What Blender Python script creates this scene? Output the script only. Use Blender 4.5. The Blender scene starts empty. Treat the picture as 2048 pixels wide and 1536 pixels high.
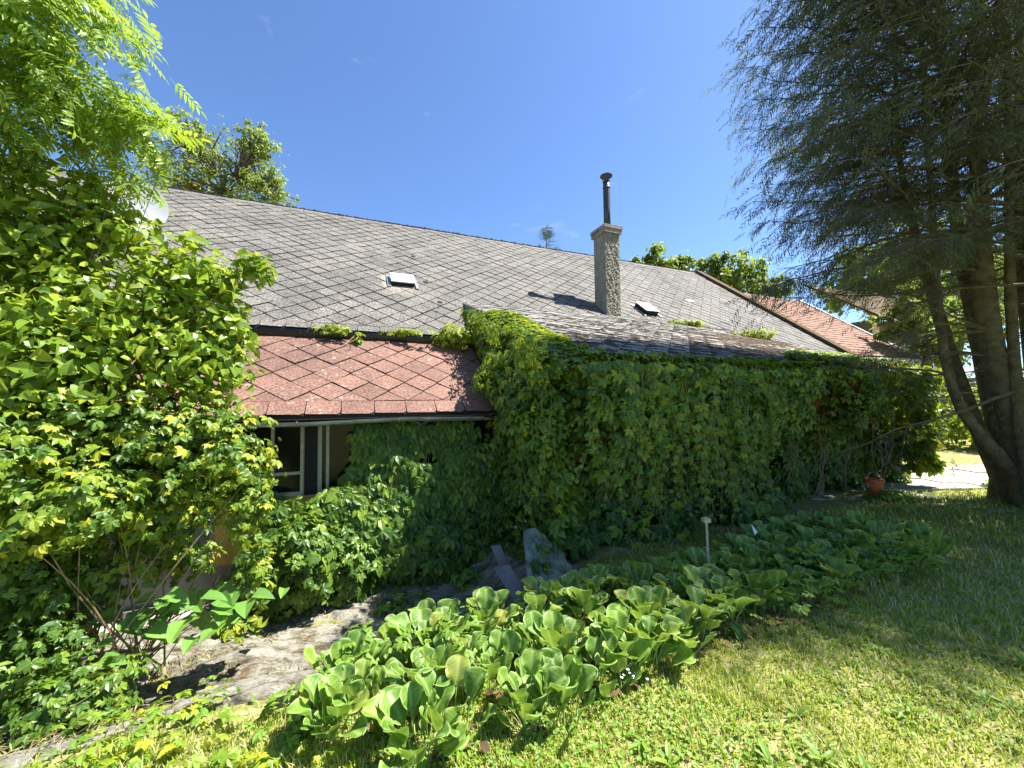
import bpy, math, random
import numpy as np
from mathutils import Matrix, Vector
random.seed(7); rng = np.random.default_rng(7)
R = math.radians
sc = bpy.context.scene
# ---------------------------------------------------------------- camera
cd = bpy.data.cameras.new("camera"); cam = bpy.data.objects.new("camera", cd)
sc.collection.objects.link(cam); sc.camera = cam
cd.sensor_width = 36.0; cd.lens = 36 * 770 / 2048; cd.clip_start = 0.05; cd.clip_end = 3000
cam.matrix_world = (Matrix.Translation((0, 0, 1.6)) @ Matrix.Rotation(R(90 + 2.4), 4, 'X') @ Matrix.Rotation(R(-0.6), 4, 'Z'))
# ---------------------------------------------------------------- light
SUN_EL, SUN_AZ = R(58.0), R(84.0)          # azimuth clockwise from +Y (the view direction)
S = Vector((math.cos(SUN_EL) * math.sin(SUN_AZ), math.cos(SUN_EL) * math.cos(SUN_AZ), math.sin(SUN_EL)))
w = bpy.data.worlds.new("World"); sc.world = w; w.use_nodes = True
nt = w.node_tree; bg = nt.nodes["Background"]
sky = nt.nodes.new("ShaderNodeTexSky"); sky.sky_type = 'NISHITA'; sky.sun_disc = False
sky.sun_elevation = SUN_EL; sky.sun_rotation = SUN_AZ; sky.air_density = 1.0; sky.dust_density = 0.7; sky.ozone_density = 3.0
sky.altitude = 300
# a faint wisp of cirrus low over the ridge
tc = nt.nodes.new("ShaderNodeTexCoord")
mp = nt.nodes.new("ShaderNodeMapping"); mp.inputs['Scale'].default_value = (5, 5, 16)
no = nt.nodes.new("ShaderNodeTexNoise"); no.inputs['Scale'].default_value = 1.6; no.inputs['Detail'].default_value = 8; no.inputs['Distortion'].default_value = .6
rp = nt.nodes.new("ShaderNodeValToRGB"); rp.color_ramp.elements[0].position = .66; rp.color_ramp.elements[1].position = .95
mx = nt.nodes.new("ShaderNodeMixRGB"); mx.inputs[2].default_value = (9, 9.5, 10, 1)
nt.links.new(tc.outputs['Generated'], mp.inputs[0]); nt.links.new(mp.outputs[0], no.inputs[0]); nt.links.new(no.outputs[0], rp.inputs[0])
mu = nt.nodes.new("ShaderNodeMath"); mu.operation = 'MULTIPLY'; mu.inputs[1].default_value = .18
nt.links.new(rp.outputs[0], mu.inputs[0]); nt.links.new(mu.outputs[0], mx.inputs[0])
tn = nt.nodes.new('ShaderNodeMixRGB'); tn.blend_type = 'MULTIPLY'; tn.inputs[0].default_value = 1; tn.inputs[2].default_value = (.84, 1.0, 1.22, 1)
nt.links.new(sky.outputs[0], tn.inputs[1]); nt.links.new(tn.outputs[0], mx.inputs[1]); nt.links.new(mx.outputs[0], bg.inputs[0])
bg.inputs[1].default_value = 0.07
sl = bpy.data.lights.new("sun", 'SUN'); sl.energy = 5.0; sl.angle = R(0.55); sl.color = (1, .955, .88)
so = bpy.data.objects.new("sun", sl); sc.collection.objects.link(so)
so.rotation_euler = S.to_track_quat('Z', 'Y').to_euler(); so.location = (20, 0, 30)
vs = sc.view_settings; vs.view_transform = 'Standard'; vs.look = 'None'; vs.gamma = 1; vs.use_curve_mapping = False; vs.exposure = 1.6
sc.cycles.max_bounces = 6; sc.cycles.diffuse_bounces = 3; sc.cycles.transmission_bounces = 4; sc.cycles.glossy_bounces = 2
sc.cycles.transparent_max_bounces = 6; sc.cycles.caustics_reflective = False; sc.cycles.caustics_refractive = False

# ---------------------------------------------------------------- frames and helpers
UX, UY = 0.922, 0.387                        # along the house; n = into the house
def W(s, t, z): return np.array([s * UX - t * UY, s * UY + t * UX, z], float)
def st(x, y): return x * UX + y * UY, -x * UY + y * UX
def sstep(v): v = np.clip(v, 0, 1); return v * v * (3 - 2 * v)
U = np.array([UX, UY, 0.]); N = np.array([-UY, UX, 0.]); Z = np.array([0, 0, 1.])
def gh(x, y):
    x = np.asarray(x, float); y = np.asarray(y, float)
    s, t = st(x, y)
    a = sstep((t - 2.35) / 1.5); b = 1 - sstep((s - 1.0) / 1.7)
    z = -.63 * a * b
    z = z + .018 * np.sin(x * 2.3 + 1.1) * np.cos(y * 1.9) + .012 * np.sin(x * 5.1 + y * 4.3)
    return z

def unit(v): v = np.asarray(v, float); n = np.linalg.norm(v, axis=-1, keepdims=True); return v / np.maximum(n, 1e-9)

class Acc:
    def __init__(s): s.v = []; s.t = []; s.n = 0
    def add(s, V, T):
        V = np.asarray(V, float); T = np.asarray(T, int)
        s.v.append(V); s.t.append(T + s.n); s.n += len(V); return s
    def arr(s): return np.concatenate(s.v), np.concatenate(s.t)
    def inst(s, V, T, M):                    # many transformed copies of a template
        M = np.asarray(M); k = len(V)
        P = np.einsum('nij,kj->nki', M[:, :3, :3], V) + M[:, None, :3, 3]
        TT = (T[None] + (np.arange(len(M)) * k)[:, None, None]).reshape(-1, 3)
        return s.add(P.reshape(-1, 3), TT)
    def box(s, o, a, b, c):                  # corner o and three edge vectors
        o, a, b, c = [np.asarray(q, float) for q in (o, a, b, c)]
        V = [o, o + a, o + a + b, o + b, o + c, o + a + c, o + a + b + c, o + b + c]
        T = [(0, 2, 1), (0, 3, 2), (4, 5, 6), (4, 6, 7), (0, 1, 5), (0, 5, 4), (1, 2, 6), (1, 6, 5), (2, 3, 7), (2, 7, 6), (3, 0, 4), (3, 4, 7)]
        if np.dot(np.cross(a, b), c) < 0: T = [(x, z, y) for x, y, z in T]
        return s.add(V, T)
    def sbox(s, s0, s1, t0, t1, z0, z1):
        return s.box(W(s0, t0, z0), U * (s1 - s0), N * (t1 - t0), Z * (z1 - z0))
    def tube(s, pts, rad, k=6, caps=True):
        pts = np.asarray(pts, float); rad = np.broadcast_to(np.asarray(rad, float), (len(pts),))
        tg = unit(np.gradient(pts, axis=0)); V = []
        ref = np.array([.31, .17, .93]) if abs(tg[0][2]) < .8 else np.array([1., .1, 0])
        for p, d, r in zip(pts, tg, rad):
            a = unit(np.cross(d, ref)); b = np.cross(d, a)
            an = np.arange(k) * 2 * math.pi / k
            V.append(p + r * (np.cos(an)[:, None] * a + np.sin(an)[:, None] * b))
        V = np.concatenate(V); T = []
        for i in range(len(pts) - 1):
            for j in range(k):
                q = (j + 1) % k; A, B, C, D = i * k + j, i * k + q, (i + 1) * k + q, (i + 1) * k + j
                T += [(A, B, C), (A, C, D)]
        if caps:
            for j in range(1, k - 1):
                T += [(0, j + 1, j), ((len(pts) - 1) * k, (len(pts) - 1) * k + j, (len(pts) - 1) * k + j + 1)]
        return s.add(V, T)

def mesh(name, V, T, mat, smooth=False, attrs=None):
    V = np.asarray(V, np.float32); T = np.asarray(T, np.int32)
    m = bpy.data.meshes.new(name)
    m.vertices.add(len(V)); m.vertices.foreach_set('co', V.ravel())
    m.loops.add(T.size); m.loops.foreach_set('vertex_index', T.ravel())
    m.polygons.add(len(T)); m.polygons.foreach_set('loop_start', np.arange(0, T.size, 3, dtype=np.int32))
    m.polygons.foreach_set('use_smooth', np.full(len(T), bool(smooth)))
    if attrs:
        for k, a in attrs.items():
            at = m.attributes.new(k, 'FLOAT', 'POINT'); at.data.foreach_set('value', np.asarray(a, np.float32))
    m.update(calc_edges=True); m.materials.append(mat)
    return m
def link(name, data, parent=None, kind=None):
    o = bpy.data.objects.new(name, data); sc.collection.objects.link(o)
    if parent is not None: o.parent = parent
    if kind: o['kind'] = kind
    return o
def thing(name, label, cat, loc, group=None):
    o = bpy.data.objects.new(name, None); sc.collection.objects.link(o); o.empty_display_size = .1
    o.location = tuple(float(q) for q in loc); o['label'] = label; o['category'] = cat; o['org'] = list(o.location)
    if group: o['group'] = group
    return o
def org(o):
    while o.parent is not None: o = o.parent
    return np.array(o['org'], float) if 'org' in o else np.zeros(3)
def part(parent, name, acc, mat, smooth=False, kind=None, label=None):
    V, T = acc.arr() if isinstance(acc, Acc) else acc
    o = link(name, mesh(name, V - org(parent), T, mat, smooth), parent, kind)
    if label: o['label'] = label
    return o
def struct(name, acc, mat, smooth=False, kind='structure', attrs=None):
    V, T = acc.arr() if isinstance(acc, Acc) else acc
    return link(name, mesh(name, V, T, mat, smooth, attrs), None, kind)
def single(name, label, cat, acc, mat, smooth=False, group=None):
    V, T = acc.arr() if isinstance(acc, Acc) else acc
    o = link(name, mesh(name, V, T, mat, smooth)); o['label'] = label; o['category'] = cat
    if group: o['group'] = group
    return o

def frames(P, Y, Nh, sc_):                   # matrices with local Y along Y and local Z near Nh
    P = np.asarray(P, float); Y = unit(Y); X = unit(np.cross(Y, Nh)); Zx = np.cross(X, Y)
    n = len(P); M = np.zeros((n, 4, 4)); sc_ = np.broadcast_to(np.asarray(sc_, float), (n,))[:, None]
    M[:, :3, 0] = X * sc_; M[:, :3, 1] = Y * sc_; M[:, :3, 2] = Zx * sc_; M[:, :3, 3] = P; M[:, 3, 3] = 1
    return M
def rdir(n): v = rng.normal(size=(n, 3)); return unit(v)

CAMP = np.array([0, 0, 1.6])
def scatter(parent, name, temps, M, mat, limit=300, rest='foliage', smooth=False, pick=None):
    """the nearest LIMIT copies in view become parts, the remainder one part of kind stuff"""
    M = np.asarray(M); n = len(M); o = org(parent)
    which = rng.integers(0, len(temps), n)
    P = M[:, :3, 3] - CAMP
    d = np.linalg.norm(P, axis=1)
    sx = P[:, 0] / np.maximum(P[:, 1], .01); sz = P[:, 2] / np.maximum(P[:, 1], .01)
    inv = (P[:, 1] < .3) | (np.abs(sx) > 1.33) | (np.abs(sz) > 1.0)
    score = d / np.linalg.norm(M[:, :3, 1], axis=1) + 1e3 * inv
    if pick is not None: score = score + pick
    order = np.argsort(score)
    near = order[:limit]; near = near[~inv[near]]
    far = np.setdiff1d(np.arange(n), near)
    ms = [mesh(name, V, T, mat, smooth) for V, T in temps]
    for i in near:
        ob = bpy.data.objects.new(name, ms[which[i]]); sc.collection.objects.link(ob); ob.parent = parent
        m = M[i].copy(); m[:3, 3] -= o; ob.matrix_local = Matrix(m.tolist())
    if len(far):
        a = Acc()
        for k, (V, T) in enumerate(temps):
            f = far[which[far] == k]
            if len(f): a.inst(V, T, M[f])
        part(parent, rest, a, mat, smooth, kind='stuff')

# ---------------------------------------------------------------- materials
def nodes(name):
    m = bpy.data.materials.new(name); m.use_nodes = True; t = m.node_tree
    return m, t, t.nodes['Principled BSDF'], t.nodes['Material Output']
def nd(t, typ, **kw):
    n = t.nodes.new(typ)
    for k, v in kw.items():
        if k in n.inputs: n.inputs[k].default_value = v
        else: setattr(n, k, v)
    return n
def c4(c): return (c[0], c[1], c[2], 1)
def rnd(t):                                  # one random number per object and per loose piece
    oi = nd(t, 'ShaderNodeObjectInfo'); ge = nd(t, 'ShaderNodeNewGeometry')
    a = nd(t, 'ShaderNodeMath', operation='ADD'); t.links.new(oi.outputs['Random'], a.inputs[0]); t.links.new(ge.outputs['Random Per Island'], a.inputs[1])
    f = nd(t, 'ShaderNodeMath', operation='FRACT'); t.links.new(a.outputs[0], f.inputs[0]); return f.outputs[0]
def ramp(t, src, stops):
    r = nd(t, 'ShaderNodeValToRGB'); e = r.color_ramp.elements
    while len(e) < len(stops): e.new(.5)
    for q, (p, c) in zip(e, stops): q.position = p; q.color = c4(c)
    t.links.new(src, r.inputs[0]); return r.outputs[0]
def mixc(t, f, a, b, mode='MIX'):
    m = nd(t, 'ShaderNodeMixRGB', blend_type=mode)
    for i, q in enumerate((f, a, b)):
        if hasattr(q, 'links') or hasattr(q, 'is_linked'): t.links.new(q, m.inputs[i])
        else: m.inputs[i].default_value = q if i == 0 else c4(q)
    return m.outputs[0]
def noise(t, scale, detail=6, rough=.6, coord='world', dist=0):
    n = nd(t, 'ShaderNodeTexNoise', Scale=scale, Detail=detail, Roughness=rough, Distortion=dist)
    if coord == 'world':
        g = nd(t, 'ShaderNodeNewGeometry'); t.links.new(g.outputs['Position'], n.inputs['Vector'])
    return n.outputs['Fac']
def bump(t, b, h, strength=.4, dist=.01):
    n = nd(t, 'ShaderNodeBump', Strength=strength, Distance=dist); t.links.new(h, n.inputs['Height']); t.links.new(n.outputs[0], b.inputs['Normal'])

def leafmat(name, stops, trans=.38, rough=.42, tcol=None, spec=.45, scale=40, vein=False):
    m, t, b, o = nodes(name)
    col = ramp(t, rnd(t), stops)
    col = mixc(t, .35, col, ramp(t, noise(t, scale), [(.3, (.55, .6, .5)), (.75, (1.15, 1.12, 1.0))]), 'MULTIPLY')
    if vein:
        col = mixc(t, ramp(t, noise(t, 26, 5, .7), [(.66, (0, 0, 0)), (.70, (1, 1, 1))]), col, (.16, .09, .03))   # brown spots
        col = mixc(t, .5, col, ramp(t, noise(t, 9, 3), [(.35, (.55, .6, .5)), (.65, (1.25, 1.15, .9))]), 'MULTIPLY')
        a = nd(t, 'ShaderNodeAttribute', attribute_name='vein'); col = mixc(t, a.outputs['Fac'], col, (.52, .62, .24))
    t.links.new(col, b.inputs['Base Color']); b.inputs['Roughness'].default_value = rough; b.inputs['Specular IOR Level'].default_value = spec
    tr = nd(t, 'ShaderNodeBsdfTranslucent')
    tc_ = mixc(t, .6, col, tcol or (.42, .55, .06)); tc_ = mixc(t, .55, col, tc_)
    t.links.new(tc_, tr.inputs[0])
    mx_ = nd(t, 'ShaderNodeMixShader', Fac=trans); t.links.new(b.outputs[0], mx_.inputs[1]); t.links.new(tr.outputs[0], mx_.inputs[2])
    t.links.new(mx_.outputs[0], o.inputs[0]); return m
def plain(name, col, rough=.7, metal=0, nscale=12, var=.35, bs=.25, bd=.006, col2=None, detail=8):
    m, t, b, o = nodes(name)
    n = noise(t, nscale, detail)
    c2 = col2 or tuple(q * (1 - var) for q in col)
    c = ramp(t, n, [(.3, c2), (.68, col)]); t.links.new(c, b.inputs['Base Color'])
    b.inputs['Roughness'].default_value = rough; b.inputs['Metallic'].default_value = metal
    bump(t, b, noise(t, nscale * 5, 6), bs, bd); return m

M = {}
def tile_mat(name, dark, mid, light, lich, lichamt, streak=False):
    m, t, b, o = nodes(name)
    g = ramp(t, noise(t, 38, 7, .8), [(.41, dark), (.5, mid), (.59, light)])
    g = mixc(t, .9, g, ramp(t, noise(t, .9, 8, .7), [(.3, (.60, .59, .57)), (.5, (1, .98, .95)), (.7, (1.28, 1.24, 1.14))]), 'MULTIPLY')
    g = mixc(t, .8, g, ramp(t, rnd(t), [(0, (.78, .76, .76)), (.5, (1, 1, 1)), (1, (1.16, 1.15, 1.12))]), 'MULTIPLY')
    l = ramp(t, noise(t, 16, 6, .7, dist=.8), [(lichamt, (0, 0, 0)), (lichamt + .05, (1, 1, 1))])
    l2 = ramp(t, noise(t, 1.9, 2), [(.42, (0, 0, 0)), (.6, (1, 1, 1))])
    l = mixc(t, 1.0, l, l2, 'MULTIPLY')
    g = mixc(t, l, g, lich)
    if streak:                                # run-off stain below the hatch
        ge_ = nd(t, 'ShaderNodeNewGeometry'); dt = nd(t, 'ShaderNodeVectorMath', operation='DOT_PRODUCT'); dt.inputs[1].default_value = (UX, UY, 0); t.links.new(ge_.outputs['Position'], dt.inputs[0])
        sx = nd(t, 'ShaderNodeSeparateXYZ'); t.links.new(ge_.outputs['Position'], sx.inputs[0])
        nz = nd(t, 'ShaderNodeTexNoise', Scale=9.0, Detail=5.0); mp2 = nd(t, 'ShaderNodeMapping'); mp2.inputs['Scale'].default_value = (3, 3, .6); t.links.new(ge_.outputs['Position'], mp2.inputs[0]); t.links.new(mp2.outputs[0], nz.inputs[0])
        def mr(src, a0, a1): q = nd(t, 'ShaderNodeMapRange'); q.inputs[1].default_value = a0; q.inputs[2].default_value = a1; t.links.new(src, q.inputs[0]); return q.outputs[0]
        def ml(a_, b_): q = nd(t, 'ShaderNodeMath', operation='MULTIPLY'); t.links.new(a_, q.inputs[0]); t.links.new(b_, q.inputs[1]); return q.outputs[0]
        k_ = ml(ml(mr(dt.outputs['Value'], streak[0] - .08, streak[0] + .06), mr(dt.outputs['Value'], streak[0] + .60, streak[0] + .46)), ml(mr(sx.outputs[2], streak[1] - .62, streak[1] - .05), mr(sx.outputs[2], streak[1] + .06, streak[1])))
        g = mixc(t, ml(k_, mr(nz.outputs[0], .30, .62)), g, (.42, .37, .27))
    t.links.new(g, b.inputs['Base Color']); b.inputs['Roughness'].default_value = .85
    bump(t, b, noise(t, 60, 5), .5, .006); return m
M['tile'] = tile_mat('grey_fibre_cement', (.030, .028, .025), (.10, .095, .086), (.25, .24, .215), (.20, .185, .13), .64, streak=(0.64, 4.33))
M['xtile'] = tile_mat('mossy_grey_fibre_cement', (.05, .05, .05), (.19, .18, .165), (.34, .33, .30), (.03, .022, .013), .53)
M['rtile'] = tile_mat('red_fibre_cement', (.085, .042, .03), (.175, .088, .064), (.26, .155, .12), (.36, .33, .28), .585)
M['stripe'] = plain('cream_run_off', (.55, .5, .40), .9, nscale=14)
M['underlay'] = plain('dark_underlay', (.02, .018, .016), .95)
M['black'] = plain('black_gutter', (.022, .022, .024), .5, nscale=20)
M['zinc'] = plain('weathered_zinc', (.42, .44, .45), .45, .6, nscale=9, col2=(.2, .22, .22))
M['white'] = plain('white_metal', (.74, .76, .78), .35, nscale=6, var=.12)
M['dish'] = plain('off_white_dish', (.42, .44, .45), .5, nscale=4, var=.15)
M['pipe'] = plain('sooty_steel', (.10, .09, .085), .45, .5, nscale=14, col2=(.03, .027, .025))
M['frame'] = plain('peeling_cream_frame', (.44, .42, .29), .6, nscale=22, var=.3)
M['wood'] = plain('old_wood', (.22, .17, .12), .8, nscale=14)
M['ochre'] = plain('ochre_render', (.58, .37, .08), .9, nscale=5, col2=(.34, .21, .05))
M['plinth'] = plain('rubble_plinth', (.27, .23, .18), .95, nscale=7, col2=(.10, .085, .06), bs=.8, bd=.03)
M['clay'] = plain('brown_duct', (.16, .085, .075), .6)
M['orange'] = plain('orange_plastic', (.62, .13, .03), .45, var=.25)
M['patina'] = plain('patinated_sheet', (.27, .32, .22), .65, 0, nscale=13, col2=(.045, .07, .05), detail=12)
M['board'] = plain('weathered_board', (.22, .205, .18), .9, nscale=9)
M['screen'] = plain('grey_screen', (.20, .205, .19), .7, nscale=4)
M['moss'] = plain('dry_moss', (.085, .06, .035), 1, nscale=30, col2=(.02, .017, .01), bs=1, bd=.02)
M['mossr'] = plain('rusty_moss', (.16, .095, .045), 1, nscale=25, col2=(.05, .035, .018), bs=1, bd=.02)
M['bark'] = plain('mossy_bark', (.22, .19, .09), .95, nscale=9, col2=(.07, .06, .035), bs=1, bd=.04)
M['bark2'] = plain('brown_bark', (.16, .13, .10), .9, nscale=20)  # brown bark of the shrub stems and background trees
M['twig'] = plain('grey_twig', (.16, .14, .11), .9, nscale=30)
M['tendril'] = plain('pale_tendril', (.36, .26, .13), .7, nscale=30)
M['redstem'] = plain('green_stem', (.20, .22, .07), .6)
M['paving'] = plain('pale_paving', (.46, .42, .36), .9, nscale=5, var=.35)
M['cream'] = plain('neighbour_render', (.26, .19, .10), .9, nscale=3)
M['beige'] = plain('stone_sill', (.46, .42, .34), .9, nscale=10)
M['rough'] = plain('rough_plaster', (.29, .27, .215), .95, nscale=5, col2=(.17, .158, .125), bs=.8, bd=.02)
M['capst'] = plain('sooty_cap', (.40, .35, .28), .9, nscale=6, col2=(.12, .10, .085))
M['orow'] = plain('clay_tiles', (.34, .17, .10), .85, nscale=8, col2=(.15, .085, .065))

def glassm():
    m, t, b, o = nodes('dark_window_glass'); b.inputs['Base Color'].default_value = (.010, .012, .008, 1)
    b.inputs['Roughness'].default_value = .12; b.inputs['Specular IOR Level'].default_value = .22; return m
M['glass'] = glassm()
M['berg'] = leafmat('bergenia_leaf', [(0, (.07, .17, .015)), (.5, (.12, .26, .022)), (.9, (.19, .33, .03)), (1, (.32, .34, .05))], .32, .50, vein=True, scale=22, spec=.4, tcol=(.5, .7, .06))
M['creep'] = leafmat('creeper_leaf', [(0, (.045, .11, .014)), (.5, (.09, .18, .02)), (1, (.20, .30, .03))], .36, .40)
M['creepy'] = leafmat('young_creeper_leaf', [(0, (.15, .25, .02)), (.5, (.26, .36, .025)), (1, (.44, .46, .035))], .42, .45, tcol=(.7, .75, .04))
M['hang'] = leafmat('hanging_creeper_leaf', [(0, (.08, .18, .02)), (.5, (.14, .26, .025)), (1, (.27, .36, .04))], .4, .42)
M['lilac'] = leafmat('lilac_leaf', [(0, (.10, .19, .02)), (.5, (.21, .33, .03)), (.85, (.32, .43, .045)), (1, (.45, .50, .07))], .44, .36, tcol=(.6, .7, .06))
M['ash'] = leafmat('pinnate_leaf', [(0, (.10, .20, .02)), (.5, (.20, .34, .03)), (1, (.34, .46, .035))], .5, .4, tcol=(.6, .75, .05))
M['big'] = leafmat('broad_leaf', [(0, (.13, .29, .05)), (1, (.20, .38, .07))], .38, .5)
M['elder'] = leafmat('ground_elder_leaf', [(0, (.14, .29, .03)), (1, (.26, .40, .05))], .4, .5)
M['far'] = leafmat('far_leaf', [(0, (.10, .16, .03)), (.5, (.18, .25, .05)), (1, (.30, .34, .08))], .55, .5)
M['needle'] = leafmat('cypress_spray', [(0, (.05, .065, .035)), (.45, (.08, .10, .05)), (.8, (.12, .11, .065)), (1, (.13, .21, .035))], .35, .6)
M['dark_needle'] = leafmat('spruce_spray', [(0, (.02, .04, .025)), (1, (.05, .09, .04))], .2, .6)
M['dead'] = leafmat('dead_spray', [(0, (.06, .05, .03)), (1, (.14, .12, .08))], .15, .8)
M['grass'] = leafmat('grass_blade', [(0, (.14, .26, .008)), (.35, (.29, .40, .02)), (.65, (.50, .52, .10)), (.85, (.66, .60, .28)), (1, (.74, .66, .40))], .45, .5, scale=1.2, tcol=(.8, .9, .15))
M['straw'] = leafmat('withered_leaf', [(0, (.12, .08, .03)), (1, (.38, .27, .10))], .3, .8)
M['flower'] = plain('white_petals', (.8, .8, .72), .6, var=.1)

def soil():
    m, t, b, o = nodes('lawn_soil')
    c = ramp(t, noise(t, 7, 8, .7), [(.3, (.09, .12, .02)), (.48, (.24, .25, .06)), (.66, (.46, .38, .20))])
    c = mixc(t, .6, c, ramp(t, noise(t, 60, 4), [(.3, (.5, .5, .5)), (.7, (1.3, 1.3, 1.2))]), 'MULTIPLY')
    t.links.new(c, b.inputs['Base Color']); b.inputs['Roughness'].default_value = .95; bump(t, b, noise(t, 40), .8, .03); return m
def rock():
    m, t, b, o = nodes('lichened_rock')
    g = nd(t, 'ShaderNodeNewGeometry'); mp_ = nd(t, 'ShaderNodeMapping'); mp_.inputs['Rotation'].default_value = (0, 0, R(-28)); mp_.inputs['Scale'].default_value = (1, 2.0, 1)
    t.links.new(g.outputs['Position'], mp_.inputs[0])
    n1 = nd(t, 'ShaderNodeTexNoise', Scale=4.2, Detail=14, Roughness=.8, Distortion=.35); t.links.new(mp_.outputs[0], n1.inputs[0])
    c = ramp(t, n1.outputs[0], [(.36, (.04, .037, .025)), (.44, (.17, .15, .10)), (.51, (.38, .355, .29)), (.61, (.58, .56, .49))])
    c = mixc(t, ramp(t, noise(t, 3.1, 7, .75), [(.56, (0, 0, 0)), (.66, (1, 1, 1))]), c, (.17, .105, .045))
    c = mixc(t, .7, c, ramp(t, noise(t, 50, 5, .7), [(.3, (.5, .48, .42)), (.7, (1.25, 1.25, 1.2))]), 'MULTIPLY')
    t.links.new(c, b.inputs['Base Color']); b.inputs['Roughness'].default_value = .95; bump(t, b, n1.outputs[0], 1, .08); return m
M['soil'] = soil(); M['rock'] = rock()

# ---------------------------------------------------------------- ground
def gridmesh(xs, ys, zf):
    X, Y = np.meshgrid(xs, ys); Zz = zf(X, Y); V = np.stack([X, Y, Zz], -1).reshape(-1, 3); nx = len(xs)
    i = np.arange(len(ys) - 1)[:, None] * nx + np.arange(nx - 1)[None]; i = i.ravel()
    T = np.concatenate([np.stack([i, i + 1, i + nx + 1], 1), np.stack([i, i + nx + 1, i + nx], 1)])
    return V, T
xs = np.concatenate([[-900, -200, -60, -25, -12], np.arange(-8, 13, .14), [16, 25, 60, 200, 900]])
ys = np.concatenate([[-900, -200, -50, -12, -5], np.arange(-3, 15, .14), [18, 25, 60, 200, 1200]])
struct('lawn_ground', gridmesh(xs, ys, gh), M['soil'], True)

def fbm(x, y, o=4, f=1.0):
    r = 0; a = 1
    for i in range(o):
        r = r + a * np.sin(x * f * 1.7 + 3.1 * i + 1.3 * np.sin(y * f * 1.3 + i)) * np.cos(y * f * 1.9 - 2.2 * i + 1.1 * np.sin(x * f * 1.1 + 2 * i)); f *= 2.1; a *= .5
    return r
# rock shelf between the bed and the wall
ss = np.arange(-4.6, 2.6, .035); tt = np.arange(2.0, 5.25, .035)
SS, TT = np.meshgrid(ss, tt)
XX = SS * UX - TT * UY; YY = SS * UY + TT * UX
lo = 2.60 + .20 * np.sin(SS * 1.7) + .1 * np.sin(SS * 5) - .25 * sstep((-SS - .8) / 1.5) * 0
edge = sstep((TT - lo) / .25) * (1 - sstep((SS - 2.0) / .4))
cr = np.abs(np.sin(TT * 7 + .8 * fbm(SS, TT, 3, .8) + SS * .6))
hgt = gh(XX, YY) - .06 + edge * (.085 + .035 * fbm(SS, TT * 2.2, 6, 1.4) + .03 * cr - .05 * np.exp(-(np.sin(SS * 2.1 + .5 * np.sin(TT * 3)) / .035) ** 2) - .04 * np.exp(-(np.sin(TT * 3.6 + .5 * np.sin(SS * 1.3)) / .05) ** 2))
i = (np.arange(len(tt) - 1)[:, None] * len(ss) + np.arange(len(ss) - 1)[None]).ravel()
nx = len(ss)
struct('rock_shelf', (np.stack([XX, YY, hgt], -1).reshape(-1, 3), np.concatenate([np.stack([i, i + 1, i + nx + 1], 1), np.stack([i, i + nx + 1, i + nx], 1)])), M['rock'], True)

# loose stones and crumbs on the shelf
def pebble_field():
    a = Acc(); g_ = np.random.default_rng(3)
    for k in range(420):
        s_, t_ = g_.uniform(-3.5, 2.0), g_.uniform(2.75, 5.0); x_, y_ = s_ * UX - t_ * UY, s_ * UY + t_ * UX; r_ = g_.uniform(.006, .03) * (1.6 if g_.random() < .06 else 1)
        th = np.arange(6) * 1.047; V = [(0, 0, .5)] + [((.8 + .4 * g_.random()) * math.cos(q), (.8 + .4 * g_.random()) * math.sin(q), .1) for q in th]; V = np.array(V) * r_ + np.array([x_, y_, float(gh(x_, y_)) + .035])
        a.add(V, [(0, 1 + q, 1 + (q + 1) % 6) for q in range(6)])
    struct('loose_stones', a, M['rock'], kind='stuff')
pebble_field()
# ---------------------------------------------------------------- roofs
def clip(poly, x0, x1, y0, y1):
    for ax, v, sg in ((0, x0, 1), (0, x1, -1), (1, y0, 1), (1, y1, -1)):
        out = []
        for k in range(len(poly)):
            a, b_ = poly[k - 1], poly[k]
            ina = (a[ax] - v) * sg >= 0; inb = (b_[ax] - v) * sg >= 0
            if ina != inb:
                q = (v - a[ax]) / (b_[ax] - a[ax]); out.append((a[0] + q * (b_[0] - a[0]), a[1] + q * (b_[1] - a[1])))
            if inb: out.append(b_)
        poly = out
        if len(poly) < 3: return []
    return poly
def slabpoly(poly, zf, th=.007):
    n = len(poly); V = [(p[0], p[1], zf(p)) for p in poly] + [(p[0], p[1], zf(p) - th) for p in poly]
    T = [(0, k, k + 1) for k in range(1, n - 1)] + [(k, n + k, (k + 1) % n) for k in range(n)] + [((k + 1) % n, n + k, n + (k + 1) % n) for k in range(n)]
    return np.array(V, float), np.array(T)
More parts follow.
